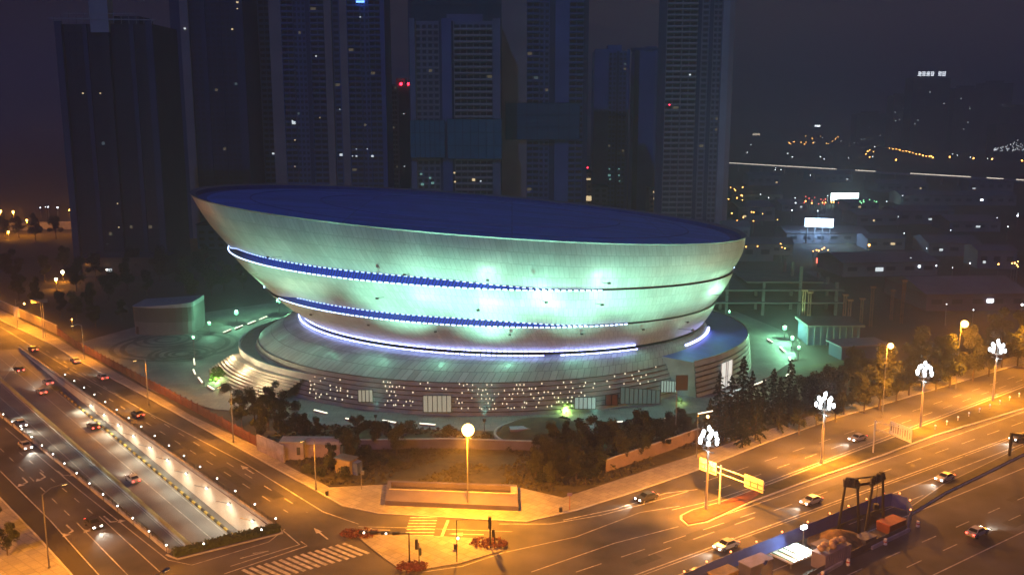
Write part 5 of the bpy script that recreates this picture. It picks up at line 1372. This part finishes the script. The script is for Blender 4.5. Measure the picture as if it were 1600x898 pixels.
# ------------------------------------------------------------------ the dark plain to the right
M_fw = glow('far_white', (.85, .93, 1.), 9., sample=False); M_fr = glow('far_red', (1., .1, .06), 5., sample=False); M_fg = glow('far_green', (.3, 1., .4), 4., sample=False); M_fb = glow('far_blue', (.3, .5, 1.), 5., sample=False)
rs = random.Random(17)
FAR = []
def cl(x0, x1, y0, y1, n_, mm, r0, r1):
    for _ in range(n_): FAR.append((rs.uniform(x0, x1), rs.uniform(y0, y1), mm, rs.uniform(r0, r1)))
cl(1228, 1310, 212, 226, 16, 'o', 1.2, 2.2); cl(1350, 1366, 233, 246, 5, 'o', 1.2, 2); cl(1138, 1162, 290, 318, 12, 'o', .7, 1.1); cl(1255, 1312, 306, 320, 12, 'r', .6, 1.); cl(1258, 1312, 312, 321, 7, 'o', .7, 1.)
cl(1343, 1372, 311, 318, 8, 'g', .7, 1.1); cl(1165, 1240, 378, 388, 9, 'o', .4, .7); cl(1265, 1302, 385, 398, 8, 'o', .4, .7); cl(1140, 1600, 214, 250, 26, 'w', .7, 1.3); cl(1180, 1420, 300, 330, 10, 'w', .5, .8); cl(1380, 1600, 330, 420, 14, 'w', .3, .6)
cl(1560, 1600, 408, 418, 6, 'o', .5, .8); cl(1140, 1230, 330, 350, 8, 'o', .5, .8); cl(52, 96, 192, 202, 8, 'o', 1.2, 2.); cl(0, 100, 203, 208, 5, 'w', 1., 1.3); cl(252, 280, 182, 187, 3, 'r', 1.2, 1.6); cl(40, 110, 323, 326, 7, 'w', .5, .7); cl(1180, 1330, 262, 282, 5, 'w', .6, .9)
for k in range(14): FAR.append((1390 + 5.2 * k, 231 + 1.15 * k + rs.uniform(-.8, .8), 'o', rs.uniform(1.5, 2.4)))
for x in (1455, 1484, 1521, 1550, 1597): FAR.append((x, 244 + (x - 1455) * .05, 'o', 2.2))
FAR += [(1358, 383, 'o', 1.3), (1400, 250, 'o', 2.2), (1463, 415, 'w', .6), (1369, 174, 'w', .9), (1590, 337, 'w', 1.2), (1597, 476, 'w', .9), (1521, 484, 'w', .4), (1479, 475, 'w', .35)]
GN = {'o': ('orange lamp among the far city lights on the plain', 'far orange lamps'), 'w': ('white lamp among the far city lights on the plain', 'far white lamps'), 'r': ('reddish lamp among the far city lights on the plain', 'far reddish lamps'), 'g': ('green lamp among the far city lights on the plain', 'far green lamps')}
MM = {'o': M_sodium_far, 'w': M_fw, 'r': M_fr, 'g': M_fg}
for px, py, k, r in FAR:
    hh = 7.; b = at(px, py, hh)
    if b.y > 2600: b = at(px, max(py, 203), hh)
    s_ = r * (.46 if b.y > 900 else .42)
    o = thing('street_lamp', GN[k][0], 'lamp', (b.x, b.y, 0), GN[k][1]); MB().tube((b.x, b.y, 0), (b.x, b.y, hh), .15, .1, 5).build('pole', M_steel, o); MB().ball((b.x, b.y, hh), s_, 6, 5).build('globe', MM[k], o)
# billboards
def board(label, corners, m, stroke_m, n_ch, thick=.8, legs=True, rnd=random.Random(4)):
    tl, tr_, br_, bl = corners; o = thing('lit_billboard', label, 'billboard', ((bl.x + br_.x) / 2, (bl.y + br_.y) / 2, 0))
    d = br_ - bl; d.z = 0; L = d.length; an = math.atan2(d.y, d.x); c = (bl + br_) / 2; h = (tl.z + tr_.z - bl.z - br_.z) / 2; zc_ = (tl.z + tr_.z + bl.z + br_.z) / 4
    pn_ = MB().box((c.x, c.y, zc_), (L, thick, h), an).build('panel', m, o)
    nn = Vector((math.sin(an), -math.cos(an), 0)) * (thick / 2 + .06); st = MB()
    for k in range(n_ch):
        x0 = -L / 2 + L * (k + .5) / n_ch; cw = L / n_ch * .34
        for j in range(3):
            z = zc_ + h * (.26 * (j - 1)); q = c + d.normalized() * (x0 + rnd.uniform(-.1, .1) * cw) + nn; st.box((q.x, q.y, z), (cw * rnd.uniform(1.2, 2), .08, h * .07), an)
        for j in range(2):
            q = c + d.normalized() * (x0 + cw * (j - .5) * rnd.uniform(.7, 1.5)) + nn * 1.02; st.box((q.x, q.y, zc_), (h * .07, .08, h * rnd.uniform(.5, .75)), an)
    st.build('lettering', stroke_m, pn_)
    lg_ = MB()
    for t in (.1, .37, .63, .9): q = bl.lerp(br_, t); lg_.tube((q.x, q.y, 0), (q.x, q.y, (bl.z + br_.z) / 2), .25, .25, 6)
    lg_.build('legs', M_steel, o)
    return o
q0 = at_y(1257, 357, 500); q1 = at_y(1302, 352, 496)
bo = board('blue white glowing billboard on a flat roof, nearer of the two', [q0 + Vector((0, 0, 4.4)), q1 + Vector((0, 0, 4.4)), q1, q0], glow('board_blue_white', (.62, .82, 1.), 5.), glow('board_letters', (.35, .55, 1.), 2.5), 5)
lamp('POINT', (q0 + q1) / 2 + Vector((0, -4, 2.5)), 26000, (.35, .6, 1.), bo, 2.)
q2 = at_y(1298, 313, 700); q3 = at_y(1341, 313.5, 700)
bo2 = board('greenish white glowing billboard among red and green shop lights, farther of the two', [q2 + Vector((0, 0, 5.6)), q3 + Vector((0, 0, 5.2)), q3, q2], glow('board_green_white', (.75, 1., .95), 6.), glow('board_letters_pale', (.5, .8, .85), 3.), 6)
lamp('POINT', (q2 + q3) / 2 + Vector((0, -6, 2)), 30000, (.6, 1., .9), bo2, 2.)
def hall(label, px0, px1, py, Y, hgt, depth, m, rz=0., lits=()):
    a = at(px0, py); X0 = (px0 - 800) / FPX * .983 * Y; X1 = (px1 - 800) / FPX * .983 * Y; o = thing('hall', label, 'building', ((X0 + X1) / 2, Y, 0), None, rz); W = X1 - X0
    MB().box((0, depth / 2, hgt / 2), (W, depth, hgt)).build('wall', m, o, local=True)
    rf = MB(); rf.add([(-W / 2 - .6, -.6, hgt + .02), (W / 2 + .6, -.6, hgt + .02), (W / 2 + .6, depth + .6, hgt + .02), (-W / 2 - .6, depth + .6, hgt + .02), (-W / 2 - .6, depth / 2, hgt + depth * .1), (W / 2 + .6, depth / 2, hgt + depth * .1)], [(0, 1, 5, 4), (2, 3, 4, 5), (1, 2, 5), (3, 0, 4), (3, 2, 1, 0)])
    rf.build('roof', mat('hall_roof', (.16, .16, .18), .8, vary=.2, scale=.1), o, local=True)
    nb = max(3, int(W / 7))
    for b_ in range(nb): MB().box((-W / 2 + W * (b_ + .5) / nb, -.05, hgt * .55), (W / nb * .5, .14, hgt * .28)).build('window', M_tglass, o, local=True)
    for (t, z, m_, sx, sz) in lits: MB().box((W * t, -.2, z), (sx, .2, sz)).build('lit_window', m_, o, local=True)
M_hall = mat('hall_wall', (.20, .20, .22), .85, vary=.2, scale=.1)
hall('flat roofed hall under the blue white billboard', 1240, 1370, 385, 500, 5.4, 24, M_hall)
hall('long low grey hall with faint roof lights', 1330, 1490, 425, 400, 6, 26, M_hall, .1, [(-.12, 3, M_tl_w, 3.4, 1.6), (.3, 4, M_fw, .8, .8)])
hall('wide dark purple hall at the right behind the trees', 1470, 1640, 470, 330, 6, 34, mat('hall_plum', (.14, .11, .13), .85, vary=.2, scale=.1), .05, [(.12, 3.5, M_fw, 2.2, 1.2)])
hall('low long shed across the far field', 1150, 1230, 330, 720, 6, 20, M_hall)
hall('shed with a row of pale posts', 1140, 1220, 410, 440, 8, 20, M_hall)
hall('small pale shed behind the half built frame', 1250, 1300, 470, 350, 8, 14, mat('shed_pale', (.26, .27, .26), .85, vary=.2, scale=.1))
hall('dark shed beyond the green field', 1420, 1600, 335, 700, 7, 26, M_hall, -.05, [(.2, 4, M_fw, 2, 1)])
rh = random.Random(23)
for k, (px, py, wpx) in enumerate(((1190, 345, 60), (1160, 372, 40), (1225, 398, 50), (1385, 352, 70), (1460, 350, 90), (1540, 362, 80), (1400, 390, 60), (1510, 400, 80), (1580, 420, 60), (1360, 330, 50), (1490, 318, 70), (1250, 330, 40), (1420, 300, 80), (1560, 300, 70), (1310, 285, 60), (1200, 290, 50))):
    Yk = at(800, py).y; hall('low %s shed on the dark plain, %s' % (('grey', 'dark', 'pale roofed', 'long')[k % 4], ('behind the bowl', 'beside the bowl rim', 'near the half built frame', 'right of the nearer billboard', 'in the middle of the plain', 'at the right edge', 'behind the long grey hall', 'before the plum hall', 'by the right edge lamps', 'right of the farther billboard', 'below the viaduct', 'left of the billboards', 'under the viaduct line', 'far right under the viaduct', 'just before the viaduct', 'next to the tall right tower')[k]), px - wpx / 2, px + wpx / 2, py, Yk, rh.uniform(4, 9), rh.uniform(14, 30), M_hall, rh.uniform(-.15, .15), [(rh.uniform(-.4, .4), 3, M_tl_w if k % 3 else M_tl_y, rh.uniform(1, 3), 1.)])
# half built concrete frame beside the right forecourt
fb = thing('concrete_frame', 'half built concrete frame of columns and slabs right of the bowl', 'building', at(1200, 500)); cbase = at(1196, 500)
fr = MB(); sl = MB()
for i in range(5):
    for j in range(3):
        x, y = cbase.x - 24 + i * 12.5, cbase.y + 8 + j * 10; hh = 17 if i in (1, 3) else 11.5
        MB().box((x, y, hh / 2), (.9, .9, hh)).build('column', mat('raw_concrete', (.13, .14, .135), .9, vary=.25, scale=.3), fb)
for z in (4.6, 9.0): sl.box((cbase.x + 1, cbase.y + 18, z), (54, 24, .5))
sl.box((cbase.x + 8, cbase.y + 18, 11.6), (26, 22, .4)); sl.build('slab', mat('raw_slab', (.10, .11, .105), .9, vary=.25, scale=.15), fb)
sh = thing('site_building', 'low dark colonnaded building behind the green lamp trio', 'building', at(1300, 545)); c = at(1302, 540)
MB().box((c.x, c.y + 6, 3.), (15, 10, 6.)).build('wall', M_tow['deep'], sh); MB().box((c.x, c.y + 5, 6.3), (17, 13, .6)).build('roof', mat('shed_roof_grey', (.09, .095, .09), .8), sh)
for k in range(9): MB().tube((c.x - 7.6 + k * 1.9, c.y + .3, 0), (c.x - 7.6 + k * 1.9, c.y + .3, 6), .18, .18, 6).build('column', mat('raw_concrete'), sh)
c = at(1345, 560); s3 = thing('shed', 'low shed with a pale bluish roof behind the avenue trees', 'building', c); MB().box((c.x, c.y + 3, 1.9), (14, 7, 3.8), .2).build('wall', M_tow['deep'], s3)
MB().box((c.x, c.y + 3, 4.0), (15.5, 8.5, .4), .2).build('roof', mat('shed_roof_blue', (.14, .15, .19), .7), s3)
# brown piling rigs standing in the dark plot
for i, (px, bp, tp) in enumerate(((1253, 525, 455), (1262, 522, 458), (1317, 522, 462), (1360, 510, 450), (1325, 520, 470), (1392, 500, 455), (1408, 505, 440), (1345, 505, 468))):
    b = at(px, bp); h = height_over(b, tp); o = thing('site_mast', 'slim brownish lattice mast standing in the dark plot by the avenue', 'mast', b, 'lattice masts in the dark plot')
    m = MB()
    for dx, dy in ((-.35, -.35), (.35, -.35), (.35, .35), (-.35, .35)): m.tube((b.x + dx, b.y + dy, 0), (b.x + dx, b.y + dy, h), .09, .09, 4)
    for k in range(int(h / 1.2)):
        s_ = 1 if k % 2 else -1; m.tube((b.x - .35 * s_, b.y - .35, k * 1.2), (b.x + .35 * s_, b.y - .35, k * 1.2 + 1.2), .05, .05, 4); m.tube((b.x - .35, b.y - .35 * s_, k * 1.2), (b.x - .35, b.y + .35 * s_, k * 1.2 + 1.2), .05, .05, 4)
    m.build('lattice', mat('rust', (.22, .12, .06), .8, vary=.3), o); MB().box((b.x, b.y, h + .3), (1.6, 1.2, .6)).build('mast_head', mat('rust', (.2, .1, .05)), o)
# elevated railway with its line of light
va, vb = at(1120, 253, 9), at(1640, 283, 9); vi = thing('viaduct', 'long low elevated railway carrying one thin line of light', 'viaduct', (va + vb) / 2)
dv = (vb - va).normalized(); deck = MB().wallline([Vector((va.x, va.y, 0)), Vector((vb.x, vb.y, 0))], 9, 7, 1.6).build('deck', M_conc, vi)
for k in range(24):
    q = va.lerp(vb, k / 23); MB().tube((q.x, q.y, 0), (q.x, q.y, 7), 1., 1., 8).build('pier', M_conc, vi)
sg_ = MB()
nv = Vector((dv.y, -dv.x, 0)); 
if nv.y > 0: nv = -nv
for t0, t1 in ((0, .44), (.5, .56), (.66, .82), (.86, .9), (.93, 1)):
    sg_ = MB(); sg_.tube(va.lerp(vb, t0) + nv * 4.6, va.lerp(vb, t1) + nv * 4.6, .42, .42, 5)
    sg_.build('light_strip', glow('viaduct_light', (1., .86, .66), 1.6, sample=False), vi)

# far towers on the right horizon
for i, (x0, x1, Y, yt, lab) in enumerate(((1424, 1482, 1500, 122, 'far dark tower with a white sign on its roof'), (1490, 1535, 1560, 138, 'far dark tower right of the one with the roof sign'), (1535, 1580, 1650, 130, 'far dark tower at the right, second from the edge'), (1396, 1420, 1700, 150, 'far slim dark tower left of the one with the roof sign'), (1340, 1388, 1800, 178, 'far low dark block on the right horizon'), (1580, 1625, 1500, 168, 'far dark tower at the right edge'))):
    zc = .983 * Y; X0 = (x0 - 800) / FPX * zc; X1 = (x1 - 800) / FPX * zc; z = at_y(800, yt, Y).z; o = thing('tower', lab, 'tower block', ((X0 + X1) / 2, Y, 0), 'far towers on the right horizon')
    MB().box((0, 15, z / 2), (X1 - X0, 30, z)).build('wall', M_tow['dark'], o, local=True); MB().box((0, 15, z + 2), ((X1 - X0) * .5, 14, 4)).build('roof_house', M_tow['dark'], o, local=True)
    r_ = random.Random(i + 40)
    for k in range(4): MB().box((r_.uniform(-.4, .4) * (X1 - X0), -.2, r_.uniform(.2, .9) * z), (1.6, .3, 1.6)).build('lit_window', M_tl_w, o, local=True)
    if i == 0:
        ch = MB(); r_ = random.Random(2); xs = [-21, -14.5, -8, -1.5, 9.5, 16]
        for x in xs:
            for j in range(3): ch.box((x + 1, -1., z + 3.4 + 2.7 * j), (r_.uniform(4, 5.6), .8, 1.0))
            for j in range(2): ch.box((x + 1 + (j - .5) * r_.uniform(1.6, 3.6), -1.1, z + 6), (1.1, .8, r_.uniform(5.5, 7)))
        ch.build('roof_sign', glow('roof_sign', (.85, .92, 1.), 3., sample=False), o, local=True)
o = thing('lit_block', 'far stepped building outlined with white lights at the right edge', 'building', (0, 0, 0)); p = at_y(1570, 222, 1300)
o.location = (p.x, 1300, 0); MB().box((10, 12, 24), (46, 24, 48)).build('wall', M_tow['dark'], o, local=True)
lt = MB(); r_ = random.Random(9)
for k in range(60):
    u = r_.random(); lt.box((-14 + 44 * u, -.3, p.z - 12 + r_.random() * (4 + 22 * u * u)), (.7, .3, 1.4))
q = lt.build('facade_lights', glow('facade_far', (.9, .95, 1.), 1.6, sample=False), o, local=True); q['kind'] = 'stuff'
for px, py, bp, wd, hg, lab, m_ in ((1181, 210, 226, 14, 3.5, 'far warm lit hall front on the right horizon', glow('far_warm_front', (1., .85, .6), 1.6, sample=False)), (1276, 197, 222, 11, 3, 'far white sign on a mast above the orange lights', M_fw), (1283, 407, 412, 4.5, 2.2, 'red glowing shop front on the dark plain', M_fr)):
    b = at(px, bp); h = height_over(b, py); o = thing('lit_sign', lab, 'sign', b); MB().box((b.x, b.y, h), (wd, .6, hg)).build('panel', m_, o); MB().tube((b.x, b.y, 0), (b.x, b.y, h - hg / 2), .4, .4, 6).build('post', M_steel, o)
gp = at(1318, 412); gf = MB().prism([at(1296, 414), at(1330, 414), at(1322, 409), at(1300, 409)], 0, .1).build('grass', mat('lit_turf', (.10, .22, .06), .9, emit=None)); tag(gf, 'small lit green turf beside the red shop front', 'grass', kind='stuff')
lamp('POINT', gp + Vector((0, 0, 9)), 9000, (.7, 1., .6), None, .5)
far_lamp(1329, 404, 412, 'white lamp on a mast over the small lit turf', .4, 0, M_fw, None)

# ------------------------------------------------------------------ building site in the lower right
M_hoard = mat('hoarding_blue', (.06, .085, .30), .55, vary=.2, scale=.4)
def hoard(label, pts, h=2.4, m=M_hoard, lamps=True):
    o = thing('site_hoarding', label, 'hoarding', pts[0]); f = MB(); ps = MB()
    for a, b in zip(pts, pts[1:]):
        f.wallline([a, b], .08, .05, h); k = max(1, int((b - a).length / 2.4))
        for i in range(k + 1): q = a.lerp(b, i / k); ps.tube((q.x, q.y + .1, 0), (q.x, q.y + .1, h + .15), .05, .05, 5)
    f.add(ps.v, ps.f); f.build('panels', m, o); return o
back = P((1050, 928), (1120, 896), (1200, 864), (1280, 832), (1366, 797)); cap = P((1366, 797), (1392, 790), (1416, 797), (1424, 812), (1418, 828)); front = P((1416, 829), (1360, 856), (1316, 878), (1262, 906))
hoard('long blue site hoarding along the avenue with small red lamps', back); hoard('curved end of the blue site hoarding', cap); hoard('low dark hoarding on the near side of the building site', front, 1.1, mat('hoarding_dark', (.07, .07, .10), .6, vary=.2))
rl_i = 0
for seg in (back, cap):
    for a, b in zip(seg, seg[1:]):
        L = (b - a).length; k = max(1, int(L / 4.6))
        for i in range(k):
            q = a.lerp(b, (i + .5) / k); o = thing('warning_lamp', 'small orange red warning lamp on the blue site hoarding, one of a row', 'lamp', (q.x, q.y, 2.45), 'warning lamps on the site hoarding')
            MB().tube((q.x, q.y, 2.45), (q.x, q.y, 2.7), .05, .05, 5).build('stem', M_dark, o); MB().ball((q.x, q.y, 2.82), .17, 7, 5).build('lens', glow('warning_lens', (1., .20, .05), 5., sample=False), o)
gy = thing('gantry_crane', 'dark two legged lifting gantry rising over the building site', 'crane', at(1345, 838))
LG = [(at(1310, 842), at(1324, 842)), ]
f1a, f1b = at(1308, 836), at(1342, 842); f2a, f2b = at(1351, 840), at(1380, 822)
Hg = 9.0
def frame(a, b):
    ta, tb = a.lerp(b, .22) + Vector((0, 0, Hg)), a.lerp(b, .78) + Vector((0, 0, Hg)); m = MB()
    for p, q in ((a, ta), (b, tb)): MB().tube(p, q, .26, .2, 6).build('leg', M_dark, gy)
    m.tube(ta - (tb - ta) * .15, tb + (tb - ta) * .15, .32, .32, 6); 
    for k in range(7):
        q = ta.lerp(tb, k / 6); m.box((q.x, q.y, q.z + .5 + .4 * (k % 2)), (.55, .6, .9), k)
    m.build('head_beam', M_dark, gy); return ta, tb
a1, b1_ = frame(f1a, f1b); a2, b2_ = frame(f2a, f2b)
m = MB(); m.tube((a1 + b1_) / 2, (a2 + b2_) / 2, .26, .26, 6); m.tube((a1 + b1_) / 2 + Vector((0, 0, 1.2)), (a2 + b2_) / 2 + Vector((0, 0, 1.)), .14, .14, 5); m.build('bridge_beam', M_dark, gy)
m = MB(); c = (a2 + b2_) / 2; m.tube(c, c - Vector((0, 0, 4)), .04, .04, 4); m.box(c - Vector((0, 0, 4.4)), (.8, .8, .9)); m.build('hook', M_dark, gy)
# spoil heap
c = at(1312, 848); sh_ = thing('spoil_heap', 'brown heap of earth under the lifting gantry', 'heap', c); R_ = []
for j in range(8):
    f = 1 - j / 7.2; R_.append([Vector((c.x + 5.4 * f * math.cos(2 * math.pi * i / 28) * (1 + .25 * noise.noise(Vector((i * .5, j * .7, 0)))), c.y + 3.6 * f * math.sin(2 * math.pi * i / 28) * (1 + .25 * noise.noise(Vector((i * .6, j, 3)))), 2.3 * (1 - f ** 1.6) + .15 * noise.noise(Vector((i, j, 9))))) for i in range(28)])
MB().grid(R_, closed=True).build('earth', mat('earth_brown', (.20, .12, .05), .95, vary=.4, scale=1.2, detail=8, bump=.6), sh_, smooth=True)
# container with sacks
c = at(1298, 878); an = math.atan2((front[1] - front[2]).y, (front[1] - front[2]).x); ko = thing('site_container', 'grey violet container carrying round tan sacks', 'container', c)
MB().box((c.x, c.y, 1.3), (7, 2.5, 2.5), an).build('body', mat('container_grey', (.20, .18, .24), .6, vary=.15), ko); rb = MB()
for k in range(12):
    q = c + Vector((math.cos(an), math.sin(an), 0)) * (-3.3 + .6 * k) + Vector((math.sin(an), -math.cos(an), 0)) * 1.28; rb.box((q.x, q.y, 1.3), (.18, .1, 2.2), an)
rb.build('ribs', mat('container_grey', (.2, .18, .24)), ko)
for k, (u, v) in enumerate(((-2.6, .2), (-1.2, .5), (-.4, -.4), (.6, .2), (1.7, .3), (2.7, 0))):
    q = c + Vector((math.cos(an), math.sin(an), 0)) * u + Vector((-math.sin(an), math.cos(an), 0)) * v; o = MB().ball((q.x, q.y, 3.1), .62, 10, 8, .85).build('sack', mat('sack_tan', (.46, .33, .19), .9, vary=.2, scale=2), None, smooth=True)
    tag(o, 'round tan sack lying on the grey violet container, one of six', 'sack', 'tan sacks on the container')
# lit work deck
c = at(1240, 874); wd_ = thing('work_deck', 'white flat topped site deck glaring under a work lamp', 'deck', c); ad = math.atan2(dR.y, dR.x)
MB().box((c.x, c.y, 1.05), (6.4, 4.2, .25), ad).build('deck', mat('deck_white', (.62, .68, .64), .4, vary=.2), wd_); g_ = MB()
for k in range(5):
    q = c + dR * (-2.8 + 1.4 * k); g_.box((q.x, q.y, 1.22), (.12, 4.1, .12), ad)
g_.build('battens', mat('batten_green', (.08, .32, .22), .6), wd_)
for sx in (-1, 1):
    for sy in (-1, 1): q = c + dR * 2.8 * sx + nR * 1.7 * sy; MB().tube((q.x, q.y, 0), (q.x, q.y, .95), .14, .14, 6).build('leg', M_steel, wd_)
wl_ = thing('work_lamp', 'bright white work lamp on a stand beside the white site deck', 'lamp', c + dR * 4.2 - nR * 1.6); q = c + dR * 4.2 - nR * 1.6
MB().tube((q.x, q.y, 0), (q.x, q.y, 3.6), .07, .06, 6).build('stand', M_steel, wl_); MB().box((q.x, q.y, 3.8), (1., .5, .5), ad).build('lens', glow('work_lens', (.9, 1., .92), 14.), wl_)
lamp('SPOT', q + Vector((0, 0, 3.7)) - dR * .6, 7000, (.85, 1., .9), wl_, .3, c, 130)
for i, (px, py, sx, sy, sz, col, lab) in enumerate(((1180, 898, 5, 2.4, 2.4, (.10, .11, .28), 'blue site cabin with a flat roof at the lower edge'), (1130, 902, 4.4, 2.2, 1.0, (.42, .30, .12), 'pallet stack of yellowish boards by the hoarding'), (1392, 826, 4.5, 2.4, 1.5, (.26, .06, .05), 'dark red skip inside the curved hoarding'), (1352, 850, 3, 2, 1.4, (.12, .12, .15), 'dark generator box under the gantry'), (1285, 860, 3.2, 2, 1.2, (.1, .09, .12), 'dark tool crate beside the spoil heap'))):
    c = at(px, py); o = thing('site_cabin' if i == 0 else 'board_stack' if i == 1 else 'skip' if i == 2 else 'generator' if i == 3 else 'tool_crate', lab, ('cabin', 'boards', 'skip', 'generator', 'crate')[i], c)
    MB().box((c.x, c.y, sz / 2), (sx, sy, sz), ad, 1.06 if i == 2 else 1.).build('body', mat('site_col_%d' % i, tuple(v * .6 for v in col), .7, vary=.25), o); MB().box((c.x, c.y, sz + .08), (sx + .2, sy + .2, .14), ad).build('lid', mat('site_lid_%d' % i, tuple(v * 1.3 for v in col), .7, vary=.25), o)
for i, (px, py) in enumerate(((1434, 822), (1383, 850), (1325, 882), (1285, 902))):
    b = at(px, py); o = thing('barrel', 'white warning barrel in front of the near site hoarding, one of a row', 'barrel', b, 'white barrels before the site'); MB().tube(b, (b.x, b.y, 1.0), .32, .26, 10).build('body', M_white, o); MB().tube((b.x, b.y, .45), (b.x, b.y, .65), .325, .315, 10, False).build('band', mat('band_red', (.5, .06, .04), .6), o)
for a_, b_ in ((at(1362, 858), at(1421, 829)), (at(1278, 902), at(1316, 880))):
    o = MB().wallline([a_, b_], .35, 0, .55).build('water_barrier', mat('barrier_grey', (.35, .35, .38), .7, vary=.15)); o['group'] = 'grey barriers before the site'; tag(o, 'low pale grey barrier on the near side of the site, %s' % ('under the curved hoarding' if a_.x > 40 else 'by the container'), 'barrier')

# ------------------------------------------------------------------ cars (the long exposure drew them as lines; here they stand)
M_tyre = mat('tyre', (.02, .02, .02), .8, vary=0); M_head = glow('headlight', (1., .94, .80), 22.); M_tail = glow('taillight', (1., .03, .02), 14.)
CARP = [(-2.2, .35), (-2.25, .75), (-2.05, .95), (-1.55, 1.0), (-1.0, 1.42), (.35, 1.45), (1.05, 1.02), (1.95, .88), (2.2, .65), (2.2, .35)]
def make_car(col, name):
    o = thing('car', 'x', 'car', (0, 0, 0), 'cars on the roads'); b = MB(); n_ = len(CARP)
    ins = lambda z: .84 - (.16 if z > 1.1 else 0)
    vs = [(x, -ins(z), z) for x, z in CARP] + [(x, ins(z), z) for x, z in CARP]; b.add(vs, [tuple(range(n_)), tuple(range(2 * n_ - 1, n_ - 1, -1))] + [(i, n_ + i, n_ + (i + 1) % n_, (i + 1) % n_) for i in range(n_)])
    b.build('body', mat('car_paint_' + name, col, .3, .2, vary=0), o, local=True)
    g = MB()
    for s in (-1, 1):
        y0, y1 = .845 * s, .70 * s; g.add([(-1.4, y0, 1.03), (.85, y0, 1.03), (.3, y1, 1.40), (-.95, y1, 1.38)], [(0, 1, 2, 3)] if s < 0 else [(3, 2, 1, 0)])
    g.add([(1.06, -.7, 1.06), (1.06, .7, 1.06), (.42, .6, 1.43), (.42, -.6, 1.43)], [(0, 1, 2, 3)]); g.add([(-1.55, -.7, 1.06), (-1.55, .7, 1.06), (-1.08, .6, 1.41), (-1.08, -.6, 1.41)], [(3, 2, 1, 0)])
    g.build('windows', M_glass, o, local=True)
    for x in (-1.35, 1.35):
        for s in (-1, 1):
            wz = MB().tube((x, .74 * s, .33), (x, .9 * s, .33), .33, .33, 14).build('wheel', M_tyre, o, local=True); MB().tube((x, .9 * s, .33), (x, .92 * s, .33), .2, .2, 10).build('rim', M_steel, wz, local=True)
    for s in (-1, 1):
        MB().box((2.19, .6 * s, .68), (.12, .34, .18)).build('headlight', M_head, o, local=True); MB().box((-2.22, .62 * s, .78), (.12, .34, .2)).build('taillight', M_tail, o, local=True)
    return o
cars = [make_car((.06, .06, .07), 'dark'), make_car((.45, .45, .46), 'silver'), make_car((.5, .48, .45), 'white')]
bpy.context.view_layer.update()
for c in cars: note_tree(c)
cu = set()
def car(k, pos, d, label):
    a = math.atan2(d.y, d.x)
    if k not in cu: cu.add(k); o = cars[k]; o.location = pos; o.rotation_euler.z = a; o['label'] = label
    else: o = dup(cars[k], pos, a, label)
    dn = Vector((math.cos(a), math.sin(a), 0))
    ld = lamp('SPOT', Vector(pos) + dn * 2.4 + Vector((0, 0, .75)), 2600, (1., .92, .75), None, .15, Vector(pos) + dn * 22 + Vector((0, 0, -.2)), 70, .8, 'headlight_beam')
    ld.parent = o; ld.matrix_parent_inverse = Matrix.Translation(-Vector(pos)); ld.location = (2.4, 0, .75); ld.matrix_parent_inverse = Matrix.Identity(4); ld.rotation_euler = Vector((1, 0, -.04)).to_track_quat('-Z', 'Y').to_euler()
    return o
Z0 = .012
def g(px, py): q = at(px, py); q.z = Z0; return q
car(0, g(146, 822), dL if False else dl, 'dark car with lit headlights by the turning arrows')
car(1, g(118, 566), -dirL, 'silver car driving away in the lane beside the left pavement')
car(0, g(52, 548), -dirL, 'dark car with red tail lights at the top of the left road')
q = ramp(.30, .30); q.z += .02; car(2, q, -dirL, 'white car climbing out of the underpass'); bpy.data.objects[cars[2].name].rotation_euler.y = 0
car(1, rl(8, 6.0), -dR, 'silver car with headlights on, nearest the median tip'); car(0, rl(72, 9.8), -dR, 'dark car with headlights on beyond the ribbed sign'); car(1, rl(104, 6.0), -dR, 'silver car with headlights on far up the avenue'); car(2, rl(38, 13.6), -dR, 'white car with headlights on beside the site hoarding')
car(0, g(1010, 781), (at(960, 795) - at(1040, 770)), 'dark car turning left past the median tip'); car(2, g(1340, 688), -dR, 'white car with headlights on along the far carriageway')
car(0, rl(66, 28.4), dR, 'dark car with red tail lights on the lowest road'); car(1, rl(92, 32), dR, 'silver car with red tail lights far along the lowest road')

for px, py, k, lab in ((30, 580, 0, 'dark car leaving the underpass lanes at the far left'), (75, 600, 1, 'silver car in the lane beside the underpass railing start'), (160, 592, 2, 'white car driving away between railing and pavement'), (215, 650, 0, 'dark car driving away halfway along the left road'), (40, 700, 2, 'white car coming down the near left carriageway')):
    car(k, g(px, py), dl if px == 40 else -dirL, lab)
for u, t, k, lab in ((.2, .5, 0, 'dark car climbing the lit ramp beside the pale wall'), (.4, .72, 1, 'silver car climbing the ramp next to the centre barrier'), (.84, .45, 2, 'white car going down the dim half of the ramp')):
    q = ramp(u, t); q.z += .02; o = car(k, q, dl if u > .5 else -dirL, lab); o.rotation_euler.y = (-1 if u > .5 else 1) * .036 if False else 0
for u, v, k, lab in ((20, 30.2, 2, 'white car with red tail lights below the site'), (48, 31.8, 1, 'silver car with red tail lights in the middle of the lowest road'), (118, 28.6, 0, 'dark car with red tail lights at the far right of the lowest road'), (-18, 9.6, 1, 'silver car with headlights on crossing the bright junction lanes'), (-30, 14, 0, 'dark car with headlights on above the hoarding start'), (128, 13.6, 2, 'white car with headlights on at the far right of the avenue')):
    car(k, rl(u, v), -dR if v < 20 else dR, lab)
